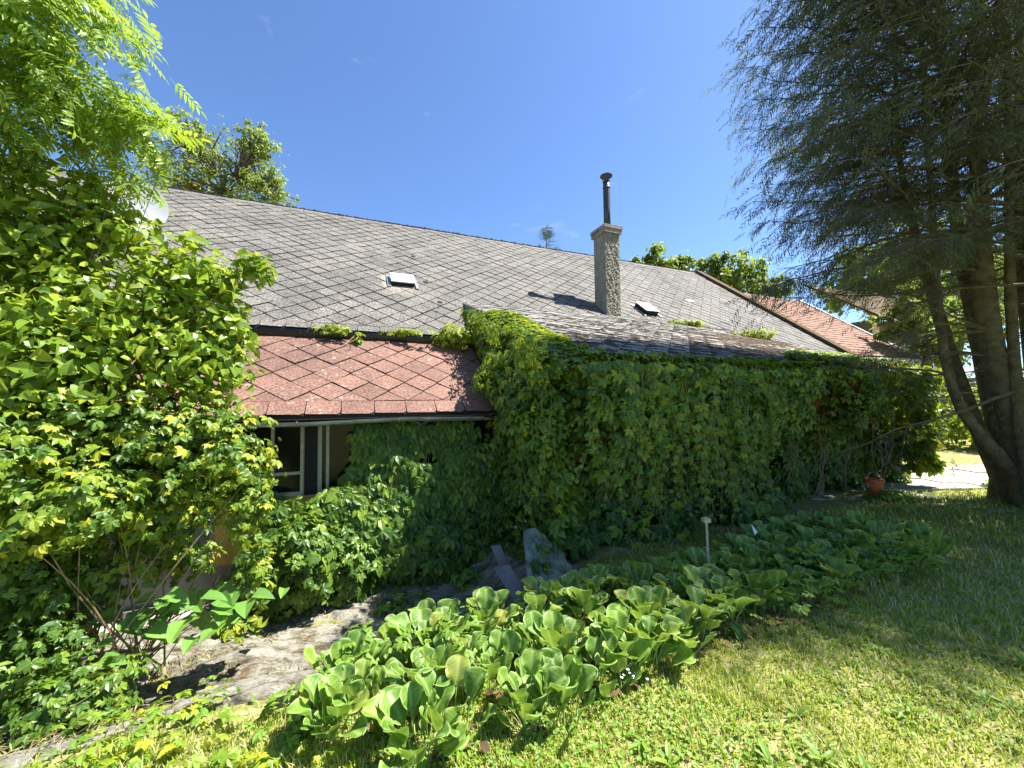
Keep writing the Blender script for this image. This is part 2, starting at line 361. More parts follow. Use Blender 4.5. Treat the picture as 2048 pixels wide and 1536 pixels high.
def roof(owner, O, Vdir, L0, L1, slope_len, dh, dv, mat, strip, top, skip=None, limit=300, wob=.012, gap=.0075):
    """diamond tiles with an eave course and a ridge course on the plane O + s U + v Vdir"""
    Nn = np.cross(U, Vdir); base = Acc(); base.box(O + U * L0 - Nn * .05, U * (L1 - L0), Vdir * slope_len, Nn * .045)
    if skip is None: ro = part(owner, 'roof', base, M['underlay'])
    else:                                     # leave the underlay out where another roof covers it
        b2 = Acc(); b2.box(O + U * L0 - Nn * .05, U * (skip[0] - L0), Vdir * slope_len, Nn * .045)
        b2.box(O + U * skip[0] - Nn * .05 + Vdir * skip[1], U * (skip[2] - skip[0]), Vdir * (slope_len - skip[1]), Nn * .045); b2.box(O + U * skip[2] - Nn * .05, U * (L1 - skip[2]), Vdir * slope_len, Nn * .045); ro = part(owner, 'roof', b2, M['underlay'])
    items = []
    a, b_ = dh / 2 - gap, dv / 2 - gap
    full = mesh('roof_tile', *slabpoly([(a, 0), (0, b_), (-a, 0), (0, -b_)], lambda p: .010 - p[1] * .045), mat)
    y0, y1 = strip, slope_len - top
    j = 0; v = y0
    while v - dv / 2 < y1:
        k0 = math.floor(L0 / dh) - 1
        for k in range(k0, int(L1 / dh) + 3):
            cx = (k + (j % 2) * .5) * dh; cy = v
            if cx - a > L1 or cx + a < L0: continue
            if skip and skip[0] + .1 < cx < skip[2] and cy < skip[1] - .2: continue
            poly = [(cx + a, cy), (cx, cy + b_), (cx - a, cy), (cx, cy - b_)]
            inside = cx - a >= L0 and cx + a <= L1 and cy - b_ >= y0 and cy + b_ <= y1
            items.append((cx, cy, None if inside else clip(poly, L0, L1, y0 + .004, y1 - .004)))
        j += 1; v += dv / 2
    sw = dh * .82; x = L0
    while x < L1:                              # eave course
        if not (skip and skip[0] < x < skip[2]): items.append((x + sw / 2, strip / 2, [(min(x + sw - .012, L1), .03), (min(x + sw - .006, L1), strip + .02), (x, strip + .02), (x, .0), (min(x + sw - .05, L1), -.01)]))
        x += sw
    x = L0
    while x < L1 and top > .05:
        items.append((x + sw / 2, slope_len - top / 2, [(min(x + sw - .01, L1), slope_len - top - .02), (min(x + sw - .01, L1), slope_len), (x, slope_len), (x, slope_len - top + .015)])); x += sw
    items = [q for q in items if q[2] is None or len(q[2]) >= 3]
    def pos(cx, cy): return O + U * cx + Vdir * cy
    def key(q):
        p = pos(q[0], q[1]) - CAMP
        off = 0 if (p[1] > .5 and -1.05 < p[0] / p[1] < 1.3 ) else 50
        if p[1] > .5 and p[0] / p[1] < -.85: off += 6
        return np.linalg.norm(p) + off
    items.sort(key=key); rest = Acc(); rm = np.zeros((4, 4)); rm[:3, 0] = U; rm[:3, 1] = Vdir; rm[:3, 2] = Nn; rm[3, 3] = 1
    oo = org(owner)
    for q, (cx, cy, poly) in enumerate(items):
        m_ = rm.copy(); m_[:3, 3] = pos(cx, cy) + Nn * random.uniform(0, wob * .6)
        rot = np.array(Matrix.Rotation(random.gauss(0, .008), 4, 'Z') @ Matrix.Rotation(random.gauss(0, .012) + (random.random() < .06) * .05, 4, 'X') @ Matrix.Rotation(random.gauss(0, .010), 4, 'Y'))
        mm = m_ @ rot
        if poly is None: VT = None
        else:
            V, T = slabpoly([(p[0] - cx, p[1] - cy) for p in poly], lambda p: .012 - p[1] * .045); VT = (V, T)
        if q < limit:
            me = full if VT is None else mesh('roof_tile', VT[0], VT[1], mat)
            ob = bpy.data.objects.new('roof_tile', me); sc.collection.objects.link(ob); ob.parent = ro
            m2 = mm.copy(); m2[:3, 3] -= oo; ob.matrix_local = Matrix(m2.tolist())
        else:
            if VT is None: VT = slabpoly([(a, 0), (0, b_), (-a, 0), (0, -b_)], lambda p: .010 - p[1] * .045)
            rest.inst(np.array(VT[0]), np.array(VT[1]), mm[None])
    if rest.v: part(ro, 'roof_tiles', rest, mat, kind='stuff')
    return ro

# main house
AM = R(38); VM = N * math.cos(AM) + Z * math.sin(AM); NM = np.cross(U, VM)
OM = W(0, 6.74, 2.75)
def PM(s, t, up=0): return W(s, t, 2.75 + (t - 6.74) * math.tan(AM)) + NM * up
house = thing('farmhouse', 'long low farmhouse with a big grey diamond-tiled roof and a plastered chimney', 'house', W(0, 6.9, -.6))
LR = (12.4 - 6.74) / math.cos(AM)
roof(house, OM, VM, -8.5, 14.0, LR, .42, .42, M['tile'], .2, .28, skip=(2.25, 1.5, 9.3), limit=300)
a = Acc(); a.sbox(-8.3, 13.9, 6.95, 7.15, -.8, 2.75); a.sbox(13.7, 13.9, 7.15, 17, -.8, 2.75); part(house, 'wall', a, M['ochre'])
a = Acc(); VB = N * math.cos(AM) - Z * math.sin(AM); RT = OM + VM * LR
a.box(RT + U * -8.5, U * 22.5, VB * LR, -np.cross(U, VB) * .05); part(house, 'rear_roof', a, M['tile'])
a = Acc()
for k in range(50):
    s0 = -8.5 + k * .45
    a.box(RT + U * s0 - VM * .02 + NM * random.uniform(.012, .024), U * .44, VM * .03 + VB * .10, NM * .02)
part(house, 'ridge_cap', a, M['tile'])
a = Acc()                                     # crumbs of moss along the ridge
for k in range(420):
    s0 = random.uniform(-6, 13.8); r = random.uniform(.012, .035); p = RT + U * s0 + N * random.uniform(0, .08) + Z * (.045)
    a.box(p, U * r * 1.5, N * r, Z * r * random.uniform(.5, 1))
part(house, 'ridge_moss', a, M['moss'], kind='stuff')
# right-hand verge: dark upstand along the gable
a = Acc(); p0 = PM(14.0, 6.6); a.box(p0, U * .35, VM * (LR + .1), NM * .12); part(house, 'verge_board', a, M['mossr'])
a = Acc(); a.sbox(13.95, 14.33, 6.6, 11.6, -.5, 2.6); part(house, 'gable_wall', a, M['plinth'])
# gutter
def gutter(owner, s0, s1, t, z, r, mat, slope=0, brs=(), bm=None):
    V = []; T = []; k = 8; pts = np.linspace(s0, s1, 12)
    for s_ in pts:
        for rr in (r, r - .006):
            for j in range(k + 1):
                an = math.pi + math.pi * j / k; V.append(W(s_, t + rr * math.cos(an), z + slope * (s_ - s0) + rr * math.sin(an) * 1.05 + .01 * math.sin(s_ * 3)))
    q = 2 * (k + 1)
    for i_ in range(len(pts) - 1):
        for h in (0, k + 1):
            for j in range(k):
                A = i_ * q + h + j; T += [(A, A + 1, A + q + 1), (A, A + q + 1, A + q)]
        for e in (0, k):
            A = i_ * q + e; Bq = i_ * q + k + 1 + e; T += [(A, Bq, Bq + q), (A, Bq + q, A + q)]
    g = part(owner, 'gutter', (np.array(V), np.array(T)), mat)
    for s_ in brs:
        a = Acc(); zz = z + slope * (s_ - s0)
        an = np.linspace(math.pi * .98, 2 * math.pi, 8)
        a.tube([W(s_, t + (r + .008) * math.cos(x), zz + (r + .008) * math.sin(x) * 1.05) for x in an] + [W(s_, t + r + .1, zz + .08)], .009, 5)
        part(g, 'bracket', a, bm or mat)
    return g
gutter(house, -8, 2.15, 6.60, 2.665, .10, M['black'], 0, [-4, -2.9, -1.8, -.7, .4, 1.5])
a = Acc(); a.sbox(-8.3, 2.0, 6.74, 6.77, 2.48, 2.74); part(house, 'fascia', a, M['black'])

# roof hatch with white lid
def hatch(s, t, wd, ht, mat, open_=.10, lab=None):
    o = PM(s, t); a = Acc()
    for (x0, y0, dx, dy) in ((0, 0, wd, .04), (0, ht - .04, wd, .04), (0, .04, .04, ht - .08), (wd - .04, .04, .04, ht - .08)):
        a.box(o + U * x0 + VM * y0, U * dx, VM * dy, NM * open_)
    f = part(house, 'roof_hatch', a, M['underlay'], label=lab)
    a = Acc(); a.box(o + U * -.02 + VM * -.03 + NM * (open_ + .004), U * (wd + .04), VM * (ht + .05), NM * .022); part(f, 'lid', a, mat)
    a = Acc(); a.box(o + U * -.09 + VM * -.12 + NM * .03, U * .07, VM * (ht + .2), NM * .012); a.box(o + U * (wd + .03) + VM * -.12 + NM * .03, U * .06, VM * (ht + .2), NM * .012); part(f, 'flashing', a, M['zinc'])
def ray_main(px, py):                        # where on the main roof a direction leads
    D = np.array([(px - 1024) / 770, 1, (800 - py) / 770]); 
    k = np.dot(NM, OM - CAMP) / np.dot(NM, D); p = CAMP + D * k; return st(p[0], p[1])
s1, t1 = ray_main(783, 566); hatch(s1, t1, .46, .42, M['white'], .10, 'open hatch with a white sheet metal lid')
s1, t1 = ray_main(1292, 631); hatch(s1, t1, .45, .50, M['zinc'], .13, 'open hatch with a dull zinc lid')
s1, t1 = ray_main(1380, 606); a = Acc(); a.box(PM(s1, t1, .022), U * .32, VM * .16, NM * .01); part(house, 'light_tile', a, M['white'])
a = Acc(); s1, t1 = ray_main(780, 572); o = PM(s1, t1, .0); V = [o + NM * .024 + VM * .0, o + U * .56 + NM * .024, o + U * .60 - VM * .55 + NM * .024, o + U * .05 - VM * .42 + NM * .024]
# pale run-off stain as recoloured tiles is left to the tile material; two dark vent caps
for px, py in ((826, 508), (851, 561), (880, 603)):
    s1, t1 = ray_main(px, py); c = PM(s1, t1, .03); a = Acc(); an = np.arange(12) * math.pi / 6
    V = [c + NM * .02] + [c + .06 * (math.cos(x) * U + math.sin(x) * VM) for x in an]; a.add(V, [(0, k + 1, (k + 1) % 12 + 1) for k in range(12)])
    V2 = [c + .06 * (math.cos(x) * U + math.sin(x) * VM) for x in an] + [c - NM * .02 + .06 * (math.cos(x) * U + math.sin(x) * VM) for x in an]
    a.add(V2, [(k, 12 + k, (k + 1) % 12) for k in range(12)] + [((k + 1) % 12, 12 + k, 12 + (k + 1) % 12) for k in range(12)]); part(house, 'vent_cap', a, M['moss'])

# chimney
CS, CT = 5.96, 7.96
def roughbox(s0, s1, t0, t1, z0, z1, amp, res=.03):
    a = Acc()
    for f in range(4):
        A = [(s0, t0), (s1, t0), (s1, t1), (s0, t1)][f]; B = [(s1, t0), (s1, t1), (s0, t1), (s0, t0)][f]
        n1 = max(2, int(math.dist(A, B) / res)); n2 = int((z1 - z0) / res)
        uu = np.linspace(0, 1, n1 + 1); zz = np.linspace(z0, z1, n2 + 1); Ug, Zg = np.meshgrid(uu, zz)
        sx = A[0] + (B[0] - A[0]) * Ug; tx = A[1] + (B[1] - A[1]) * Ug
        dn = (B[1] - A[1], -(B[0] - A[0])); l = math.hypot(*dn); dn = (dn[0] / l, dn[1] / l)
        fz = 1.0 if f == 0 else .35
        d = amp * fz * (rng.random(Ug.shape) - .35 + .5 * fbm(Ug * 6 + f * 3, Zg * 6, 3, 2.0)) * np.minimum(1, np.minimum(Ug, 1 - Ug) * 8)
        sx = sx + dn[0] * d; tx = tx + dn[1] * d
        V = np.stack([sx * UX - tx * UY, sx * UY + tx * UX, Zg], -1).reshape(-1, 3); nx = n1 + 1
        i_ = (np.arange(n2)[:, None] * nx + np.arange(n1)[None]).ravel()
        a.add(V, np.concatenate([np.stack([i_, i_ + 1, i_ + nx + 1], 1), np.stack([i_, i_ + nx + 1, i_ + nx], 1)]))
    return a
ch = part(house, 'chimney', roughbox(CS, CS + .44, CT, CT + .50, 3.2, 5.88, .022), M['rough'])
a = Acc(); a.sbox(CS - .05, CS + .49, CT - .05, CT + .55, 5.86, 5.96); a.sbox(CS - .065, CS + .505, CT - .065, CT + .565, 5.97, 6.05); a.sbox(CS + .02, CS + .44, CT, CT + .5, 6.05, 6.09)
part(ch, 'chimney_cap', a, M['capst'])
pc = W(CS + .16, CT + .12, 0); a = Acc()
def ring(c, r, z, k=14): return [c + np.array([r * math.cos(q * 2 * math.pi / k), r * math.sin(q * 2 * math.pi / k), z]) for q in range(k)]
a.tube([pc + Z * z for z in (6.0, 6.5, 7.1, 7.27)], .088, 14); a.tube([pc + Z * 7.08, pc + Z * 7.12], .097, 14); a.tube([pc + Z * 7.24, pc + Z * 7.28], .095, 14)
part(ch, 'stovepipe', a, M['pipe'], True)
a = Acc(); V = ring(pc, .16, 7.42, 18) + ring(pc, .16, 7.405, 18) + [pc + Z * 7.47, pc + Z * 7.41]
T = [(k, (k + 1) % 18, 36) for k in range(18)] + [(18 + (k + 1) % 18, 18 + k, 37) for k in range(18)] + [(k, 18 + k, (k + 1) % 18) for k in range(18)] + [((k + 1) % 18, 18 + k, 18 + (k + 1) % 18) for k in range(18)]
a.add(V, T)
for q in range(3): d = np.array([math.cos(q * 2.1 + .5), math.sin(q * 2.1 + .5), 0]) * .085; a.tube([pc + d + Z * 7.24, pc + d * 1.1 + Z * 7.42], .008, 4)
part(ch, 'rain_hat', a, M['pipe'])
a = Acc(); a.box(W(CS - .07, CT - .10, 3.42), U * .61, N * .07, Z * .22); a.box(W(CS - .09, CT - .12, 3.40), U * .65, N * .02 - Z * 0, Z * .08); part(ch, 'flashing', a, M['zinc'])

# ---------------------------------------------------------------- red lean-to
AR = R(35); VR = N * math.cos(AR) + Z * math.sin(AR); NR = np.cross(U, VR); ORD = W(0, 4.95, 1.45)
lean = thing('lean_to', 'low ochre lean-to with a red diamond-tiled roof and old casement windows', 'building', W(-1, 5.2, -.65))
roof(lean, ORD, VR, -5.0, 1.95, 2.12, .46, .44, M['rtile'], .26, .14, limit=300, gap=.0055)
a = Acc()
wins = [(-1.55, -.50, .50, 1.36), (-.36, .78, .50, 1.36), (.90, 2.0, .50, 1.36)]
zt, zb, mid = 1.5, -.8, -.18
def wallrange(z0, z1, s0, s1, mat, nm): a = Acc(); a.sbox(s0, s1, 5.2, 5.42, z0, z1); return a
a = Acc(); a.sbox(-5.2, -2.37, 5.2, 5.40, mid, 1.5); a.sbox(-2.37, -1.36, 5.2, 5.40, .40, 1.5); a.sbox(-1.36, -1.55 + 0, 5.2, 5.40, mid, 1.5) if False else None
a.sbox(-1.36, 2.0, 5.2, 5.42, mid, .50); a.sbox(-2.3, 2.2, 5.395, 5.41, -.5, 1.5)
part(lean, 'wall', a, M['ochre'])
a = Acc(); a.sbox(-1.36, 2.15, 5.2, 5.39, 1.36, 1.5); a.sbox(-.50, -.36, 5.2, 5.39, .50, 1.36); a.sbox(.78, .90, 5.2, 5.39, .50, 1.36); part(lean, 'window_post', a, M['underlay'])
a = Acc(); a.sbox(-5.2, -2.37, 5.19, 5.43, -.9, mid); a.sbox(-1.36, 2.0, 5.19, 5.43, -.9, mid); a.sbox(-2.37, -1.36, 5.19, 5.43, -.9, -.56); part(lean, 'plinth', a, M['plinth'])
def bars(lst, mat, parent, name='window_bar'):
    for (s0, s1, z0, z1) in lst: q = Acc(); q.sbox(s0, s1, 5.235, 5.27, z0, z1); part(parent, name, q, mat)
for (s0, s1, z0, z1), ex in zip(wins, ([(-.85, -.815, .78, 1.32), (-1.51, -.47, .745, .78), (-.985, -.95, .54, .745)], [(-.27, -.235, .54, 1.32), (.20, .24, .54, 1.32), (.24, .735, .745, .78)], [(1.2, 1.23, .54, 1.32), (1.55, 1.58, .54, 1.32)])):
    q = Acc(); q.sbox(s0, s1, 5.22, 5.29, z0, z0 + .04); q.sbox(s0, s1, 5.22, 5.29, z1 - .04, z1); q.sbox(s0, s0 + .045, 5.22, 5.29, z0 + .04, z1 - .04); q.sbox(s1 - .045, s1, 5.22, 5.29, z0 + .04, z1 - .04)
    wf = part(lean, 'window', q, M['frame']); q = Acc(); q.sbox(s0 + .045, s1 - .045, 5.285, 5.29, z0 + .04, z1 - .04); part(wf, 'pane', q, M['glass'])
    bars(ex, M['frame'], wf)
# dark room behind so the panes have depth is not needed: the glass is opaque dark
q = Acc(); s0, s1, z0, z1 = -2.37, -1.36, -.56, .40
q.sbox(s0, s1, 5.21, 5.28, z0, z0 + .05); q.sbox(s0, s1, 5.21, 5.28, z1 - .05, z1); q.sbox(s0, s0 + .05, 5.21, 5.28, z0 + .05, z1 - .05); q.sbox(s1 - .05, s1, 5.21, 5.28, z0 + .05, z1 - .05)
wf = part(lean, 'window', q, M['board'], label='low window boarded with a grey screen'); q = Acc(); q.sbox(s0 + .05, s1 - .05, 5.27, 5.28, z0 + .05, z1 - .05); part(wf, 'screen', q, M['screen'])
q = Acc(); q.sbox(-2.55, -1.2, 4.98, 5.19, -.66, -.58); part(wf, 'window_sill', q, M['beige'])
q = Acc(); q.sbox(-5, 1.8, 4.98, 5.2, 1.40, 1.44); part(lean, 'soffit', q, M['wood'])
gutter(lean, -4.2, 1.65, 4.93, 1.36, .045, M['zinc'], .006, [-2.2, -.55, .55, 1.45], M['wood'])
q = Acc(); q.tube([W(-1.9, 4.9, 1.38), W(-1.2, 4.92, 1.36), W(-.5, 4.93, 1.33)], [.02, .014, .008], 5); part(lean, 'loose_lath', q, M['board'])
x = np.linspace(0, 1, 12); q = Acc(); q.tube([W(.05 + 1.0 * k, 5.12, 1.35 - .42 * 4 * k * (1 - k) * (1 if k < .5 else 1)) for k in x], .007, 5)
single('hanging_cable', 'slack pale cable looping down under the red roof gutter', 'cable', q, M['board'])

# ---------------------------------------------------------------- extension with the creeper
XS0, XS1, XT0 = 2.25, 9.2, 3.62
AX = math.atan2(1.6, 4.2); VX = N * math.cos(AX) + Z * math.sin(AX); NX = np.cross(U, VX); OX = W(0, 3.5, 2.0)
ext = thing('extension', 'squat ochre extension with a mossy grey tiled roof, smothered in creeper', 'building', W(5, 4.2, 0))
roof(ext, OX, VX, XS0, XS1 + .2, 4.45 / math.cos(AX), .42, .42, M['xtile'], .12, 0.0, limit=300, wob=.02)
a = Acc(); a.sbox(XS0 + .3, XS1, XT0 + .5, 7.0, -.5, 1.9); part(ext, 'wall', a, M['ochre'])
a = Acc()                                     # cheek of the step up on to the main roof
for k in range(3):
    t0 = 6.75 + k * .32
    a.add([PM(2.22, t0), PM(2.22, t0 + .34), W(2.22, t0 + .34, 2.0 + (t0 + .34 - 3.5) * .381), W(2.22, t0, 2.0 + (t0 - 3.5) * .381)], [(0, 1, 2), (0, 2, 3)])
p = [W(2.2, 6.7, 2.72), W(2.2, 8.0, 3.72), W(2.2, 6.7, 3.26)]; a.add(p + [q + U * .02 for q in p], [(0, 1, 2), (3, 5, 4), (0, 3, 1), (1, 3, 4), (1, 4, 2), (2, 4, 5)])
part(ext, 'cheek_flashing', a, M['patina'])
# moss cushions
def blob(): 
    th = np.arange(7) * 2 * math.pi / 7; V = [(0, 0, .38)] + [(.62 * math.cos(x), .62 * math.sin(x), .28) for x in th] + [(math.cos(x + .4), math.sin(x + .4), 0) for x in th]
    T = [(0, 1 + k, 1 + (k + 1) % 7) for k in range(7)]
    for k in range(7): a_, b_, c_, d_ = 1 + k, 1 + (k + 1) % 7, 8 + k, 8 + (k + 1) % 7; T += [(a_, c_, d_), (a_, d_, b_)]
    V = np.array(V); V[1:, :2] *= (1 + .35 * (rng.random((14, 1)) - .5)); return V, np.array(T)
bl = [blob() for _ in range(5)]
def mosses(n, fn, mat, name, parent):
    a = Acc(); c = 0
    while c < n:
        s_, v_, r_ = fn()
        p = OX + U * s_ + VX * v_ + NX * .012; V, T = bl[random.randrange(5)]
        m_ = np.eye(4); an = random.random() * 6.28; ca, sa = math.cos(an), math.sin(an)
        m_[:3, 0] = (U * ca + VX * sa) * r_ * random.uniform(.8, 1.9); m_[:3, 1] = (-U * sa + VX * ca) * r_; m_[:3, 2] = NX * r_ * random.uniform(.4, .8); m_[:3, 3] = p
        a.inst(V, T, m_[None]); c += 1
    part(parent, name, a, mat, kind='stuff')
def f1():
    while True:
        s_ = random.uniform(XS0 + .1, XS1); v_ = random.uniform(.1, 4.1)
        row = round(v_ / .21) * .21 + random.gauss(0, .03)
        if random.random() < (1.0 if v_ < 1.6 else .55 - .1 * v_ + .07 * (s_ - 4)): return s_, row, random.uniform(.02, .075)
def f2():
    while True:
        s_ = random.uniform(5.0, XS1); v_ = random.uniform(.2, 3.0)
        if random.random() < sstep((s_ - 5.0 - .5 * abs(v_ - 1.0)) / 2.4): return s_, v_, random.uniform(.02, .07)
mosses(2300, f1, M['moss'], 'moss', ext.children[0]); mosses(1500, f2, M['mossr'], 'moss', ext.children[0])

a = Acc()                                     # moss crumbs caught along the joints of the main roof
for k in range(900):
    s_ = random.uniform(-5, 13); v_ = random.uniform(.2, 6.6) if random.random() < .5 else random.uniform(.15, 1.2); q_ = random.choice([-1, 1]); v_ = (round((v_ + q_ * s_) / .42) * .42 - q_ * s_)
    if v_ < .1 or v_ > 6.8 or (s_ > 2.2 and v_ < 1.7): continue
    r_ = random.uniform(.008, .028); V, T = bl[random.randrange(5)]; m_ = np.eye(4); m_[:3, 0] = U * r_ * random.uniform(1, 2); m_[:3, 1] = VM * r_; m_[:3, 2] = NM * r_ * .7; m_[:3, 3] = OM + U * s_ + VM * v_ + NM * .014; a.inst(V, T, m_[None])
part(house.children[0], 'moss', a, M['moss'], kind='stuff')
# ---------------------------------------------------------------- satellite dish
dc = np.array([-5.15, 5.15, 4.30]); ax = unit(np.array([.62, -.76, .20])); ds = thing('satellite_dish', 'white satellite dish on a mast behind the shrubs by the roof', 'satellite dish', W(*st(-4.9, 5.5), 3.0))
e1 = unit(np.cross(ax, Z)); e2 = np.cross(e1, ax); V = [dc]; T = []; k = 28; rs = [.10, .2, .3, .37]
for r in rs: V += [dc + ax * (r * r * .45) + r * (math.cos(q * 2 * math.pi / k) * e1 + 1.08 * math.sin(q * 2 * math.pi / k) * e2) for q in range(k)]
T += [(0, 1 + q, 1 + (q + 1) % k) for q in range(k)]
for j in range(3):
    for q in range(k): A = 1 + j * k + q; B = 1 + j * k + (q + 1) % k; T += [(A, A + k, B + k), (A, B + k, B)]
V = np.array(V); a = Acc(); a.add(V, T); a.add(V - ax * .012, [(x, z, y) for x, y, z in T]); part(ds, 'dish', a, M['dish'], True)
a = Acc(); a.tube([dc - ax * .05, dc - ax * .16 - Z * .1, np.array([-4.93, 5.4, 4.0]), np.array([-4.93, 5.4, 2.9])], .028, 8); part(ds, 'mast', a, M['zinc'])
a = Acc(); a.tube([dc - e2 * .36 + ax * .06, dc + ax * .42 - e2 * .06], .011, 5); part(ds, 'feed_arm', a, M['zinc'])
a = Acc(); a.tube([dc + ax * .38 - e2 * .04, dc + ax * .48], .03, 8); part(ds, 'receiver', a, M['board'])

# ---------------------------------------------------------------- neighbour buildings beyond the gable
nb = thing('outbuilding', 'outbuilding with a weathered orange clay-tiled roof beyond the grey roof', 'building', W(16, 8, 0))
def PN(s, v): return W(s, 6.95 + v * math.cos(AM), 2.9 + v * math.sin(AM))
a = Acc(); a.box(PN(14.35, 0) - NM * .1, U * 4.3, VM * 4.9, NM * .09); rf = part(nb, 'roof', a, M['underlay'])
for r in range(27):                           # each course is a row of tiles with broken edges
    a = Acc()
    for c in range(24):
        s_ = 14.36 + c * .18 + (r % 2) * .09
        a.box(PN(s_, r * .18) + NM * (.012 + random.uniform(0, .012)), U * .168, VM * .21 - NM * .02, NM * .016)
    part(rf, 'tile_course', a, M['orow'])
a = Acc(); a.sbox(14.4, 18.6, 7.2, 7.5, -.5, 2.95); part(nb, 'wall', a, M['ochre'])
a = Acc(); a.sbox(14.4, 18.7, 6.85, 6.97, 2.78, 2.88); part(nb, 'gutter', a, M['zinc'])
a = Acc(); a.box(PN(18.5, 0), U * .16, VM * 4.9, NM * .06); part(nb, 'verge_flashing', a, M['zinc'])
b2 = thing('cottage', 'cream cottage with white-framed windows half hidden behind the conifer', 'building', W(21, 9, 0))
a = Acc(); a.sbox(19.4, 27, 8.6, 14, -.5, 4.7); part(b2, 'wall', a, M['cream'])
a = Acc(); o_ = W(19.0, 8.2, 4.6); v_ = N * .8 + Z * .6; o_ = W(20.2, 8.2, 4.6); a.box(o_, U * 8, v_ * 4.2, -Z * .1); part(b2, 'roof', a, M['mossr'])
for s_ in (20.2, 21.9, 23.6):
    q = Acc(); 
    for (x0, x1, z0, z1) in ((0, .9, 2.6, 2.67), (0, .9, 3.73, 3.8), (0, .07, 2.67, 3.73), (.83, .9, 2.67, 3.73), (.42, .48, 2.67, 3.73)): q.sbox(s_ + x0, s_ + x1, 8.54, 8.6, z0, z1)
    f = part(b2, 'window', q, M['white']); q = Acc(); q.sbox(s_ + .07, s_ + .83, 8.57, 8.59, 2.67, 3.73); part(f, 'pane', q, M['glass'])
q = Acc(); q.tube([W(21.5, 8.5, -.2), W(21.5, 8.5, 4.6)], .05, 8); part(b2, 'downpipe', q, M['white'])

# fence of horizontal boards beyond the far lawn
fe = thing('board_fence', 'brown horizontal board fence in the shade beyond the far lawn', 'fence', (15.5, 12.8, 0))
for k in range(4): q = Acc(); q.box((11.3 + k * 2.2, 13.0 - k * .25, -.1), (.12, 0, 0), (0, .12, 0), (0, 0, 2.3)); part(fe, 'post', q, M['wood'])
for k in range(12): q = Acc(); q.box((11.2, 12.96 + random.uniform(-.01, .01), .15 + k * .17), (7, -.8, random.uniform(-.02, .02)), (0, .03, 0), (0, 0, .15)); part(fe, 'board', q, M['wood'])

# patio
pt = thing('paving', 'sunlit pale stone paving', 'paving', (8, 7.4, 0)); pt['kind'] = 'structure'; del pt['category'], pt['label']
pt.name = 'patio'
cnt = 0
for r in range(5):
    for c in range(12):
        x_ = 5.9 + c * .56 + (r % 2) * .2; y_ = 6.55 + r * .42 + c * .02
        q = Acc(); h_ = float(gh(x_, y_)) * .3 + .028 + random.uniform(-.006, .006)
        q.box((x_, y_, -.06), (.545 + random.uniform(-.02, 0), random.uniform(-.01, .01), 0), (random.uniform(-.01, .01), .405, 0), (0, 0, h_ + .06)); part(pt, 'paving_slab', q, M['paving'])

# ---------------------------------------------------------------- leaf templates (local Y along the leaf, Z its face)
def strip_leaf(L, wd, n=4, fold=.25, droop=.25, y0=0, x0=0, ang=0, prof=None, z0=0):
    V = []; T = []; f = prof or (lambda q: math.sin(math.pi * min(1, q * .93 + .04)) ** .8)
    for i_ in range(n + 1):
        q = i_ / n; w_ = wd * f(q) if 0 < i_ < n else 0.0; y = L * q; z = -droop * L * q * q
        if i_ in (0, n): V.append((0, y, z))
        else: V += [(-w_, y, z + fold * w_), (0, y, z), (w_, y, z + fold * w_)]
    T += [(0, 2, 1), (0, 3, 2)]
    for i_ in range(1, n - 1):
        a0 = 1 + (i_ - 1) * 3; b0 = a0 + 3; T += [(a0, a0 + 1, b0 + 1), (a0, b0 + 1, b0), (a0 + 1, a0 + 2, b0 + 2), (a0 + 1, b0 + 2, b0 + 1)]
    a0 = 1 + (n - 2) * 3; e = len(V) - 1; T += [(a0, a0 + 1, e), (a0 + 1, a0 + 2, e)]
    V = np.array(V, float); c, s_ = math.cos(ang), math.sin(ang)
    X = V[:, 0] * c - V[:, 1] * s_; Y = V[:, 0] * s_ + V[:, 1] * c; V[:, 0] = X + x0; V[:, 1] = Y + y0; V[:, 2] += z0
    return V, np.array(T)
def merge0(parts_):                            # leaflets welded at the first vertex so that one leaf is one piece
    V = [np.zeros(3)]; T = []
    for v, t in parts_:
        base = len(V) - 1; V += list(v[1:]); T += [tuple(0 if q == 0 else q + base for q in tri) for tri in t]
    return np.array(V), np.array(T)
def palmate(seed):
    r = random.Random(seed); ps = []
    for an, L in ((0, 1.0), (.75, .85), (-.75, .85), (1.6, .58), (-1.6, .58)):
        ps.append(strip_leaf(L * .55 * r.uniform(.9, 1.1), .135 * L * r.uniform(.9, 1.15), 3, .35, r.uniform(.15, .5), ang=an + r.uniform(-.15, .15), prof=lambda q: math.sin(math.pi * q ** 1.25) ** .75))
    return merge0(ps)
def heart(seed):
    r = random.Random(seed); f = lambda q: math.sin(math.pi * q ** .60) ** .85 * (1 - .15 * q)
    V, T = strip_leaf(1.0, .40 * r.uniform(.85, 1.1), 5, r.uniform(.25, .6), r.uniform(.1, .4), prof=f); V[1, 1] -= .13; V[3, 1] -= .13; V[4, 1] -= .06; V[6, 1] -= .06; return V, T
def pinnate(seed, n=6):
    r = random.Random(seed); a = Acc(); 
    for k in range(n):
        y = .18 + .72 * k / n
        for sg in (-1, 1):
            v, t = strip_leaf(.32 * (1 - .25 * abs(k - n / 2) / n), .042, 3, .3, r.uniform(.1, .5), y0=y, ang=-sg * r.uniform(.85, 1.1), z0=-.12 * y * y); a.add(v, t)
    v, t = strip_leaf(.3, .042, 3, .3, .3, y0=.9, z0=-.1); a.add(v, t)
    a.add([(-.006, 0, 0), (.006, 0, 0), (.006, .95, -.11), (-.006, .95, -.11)], [(0, 1, 2), (0, 2, 3)]); return a.arr()
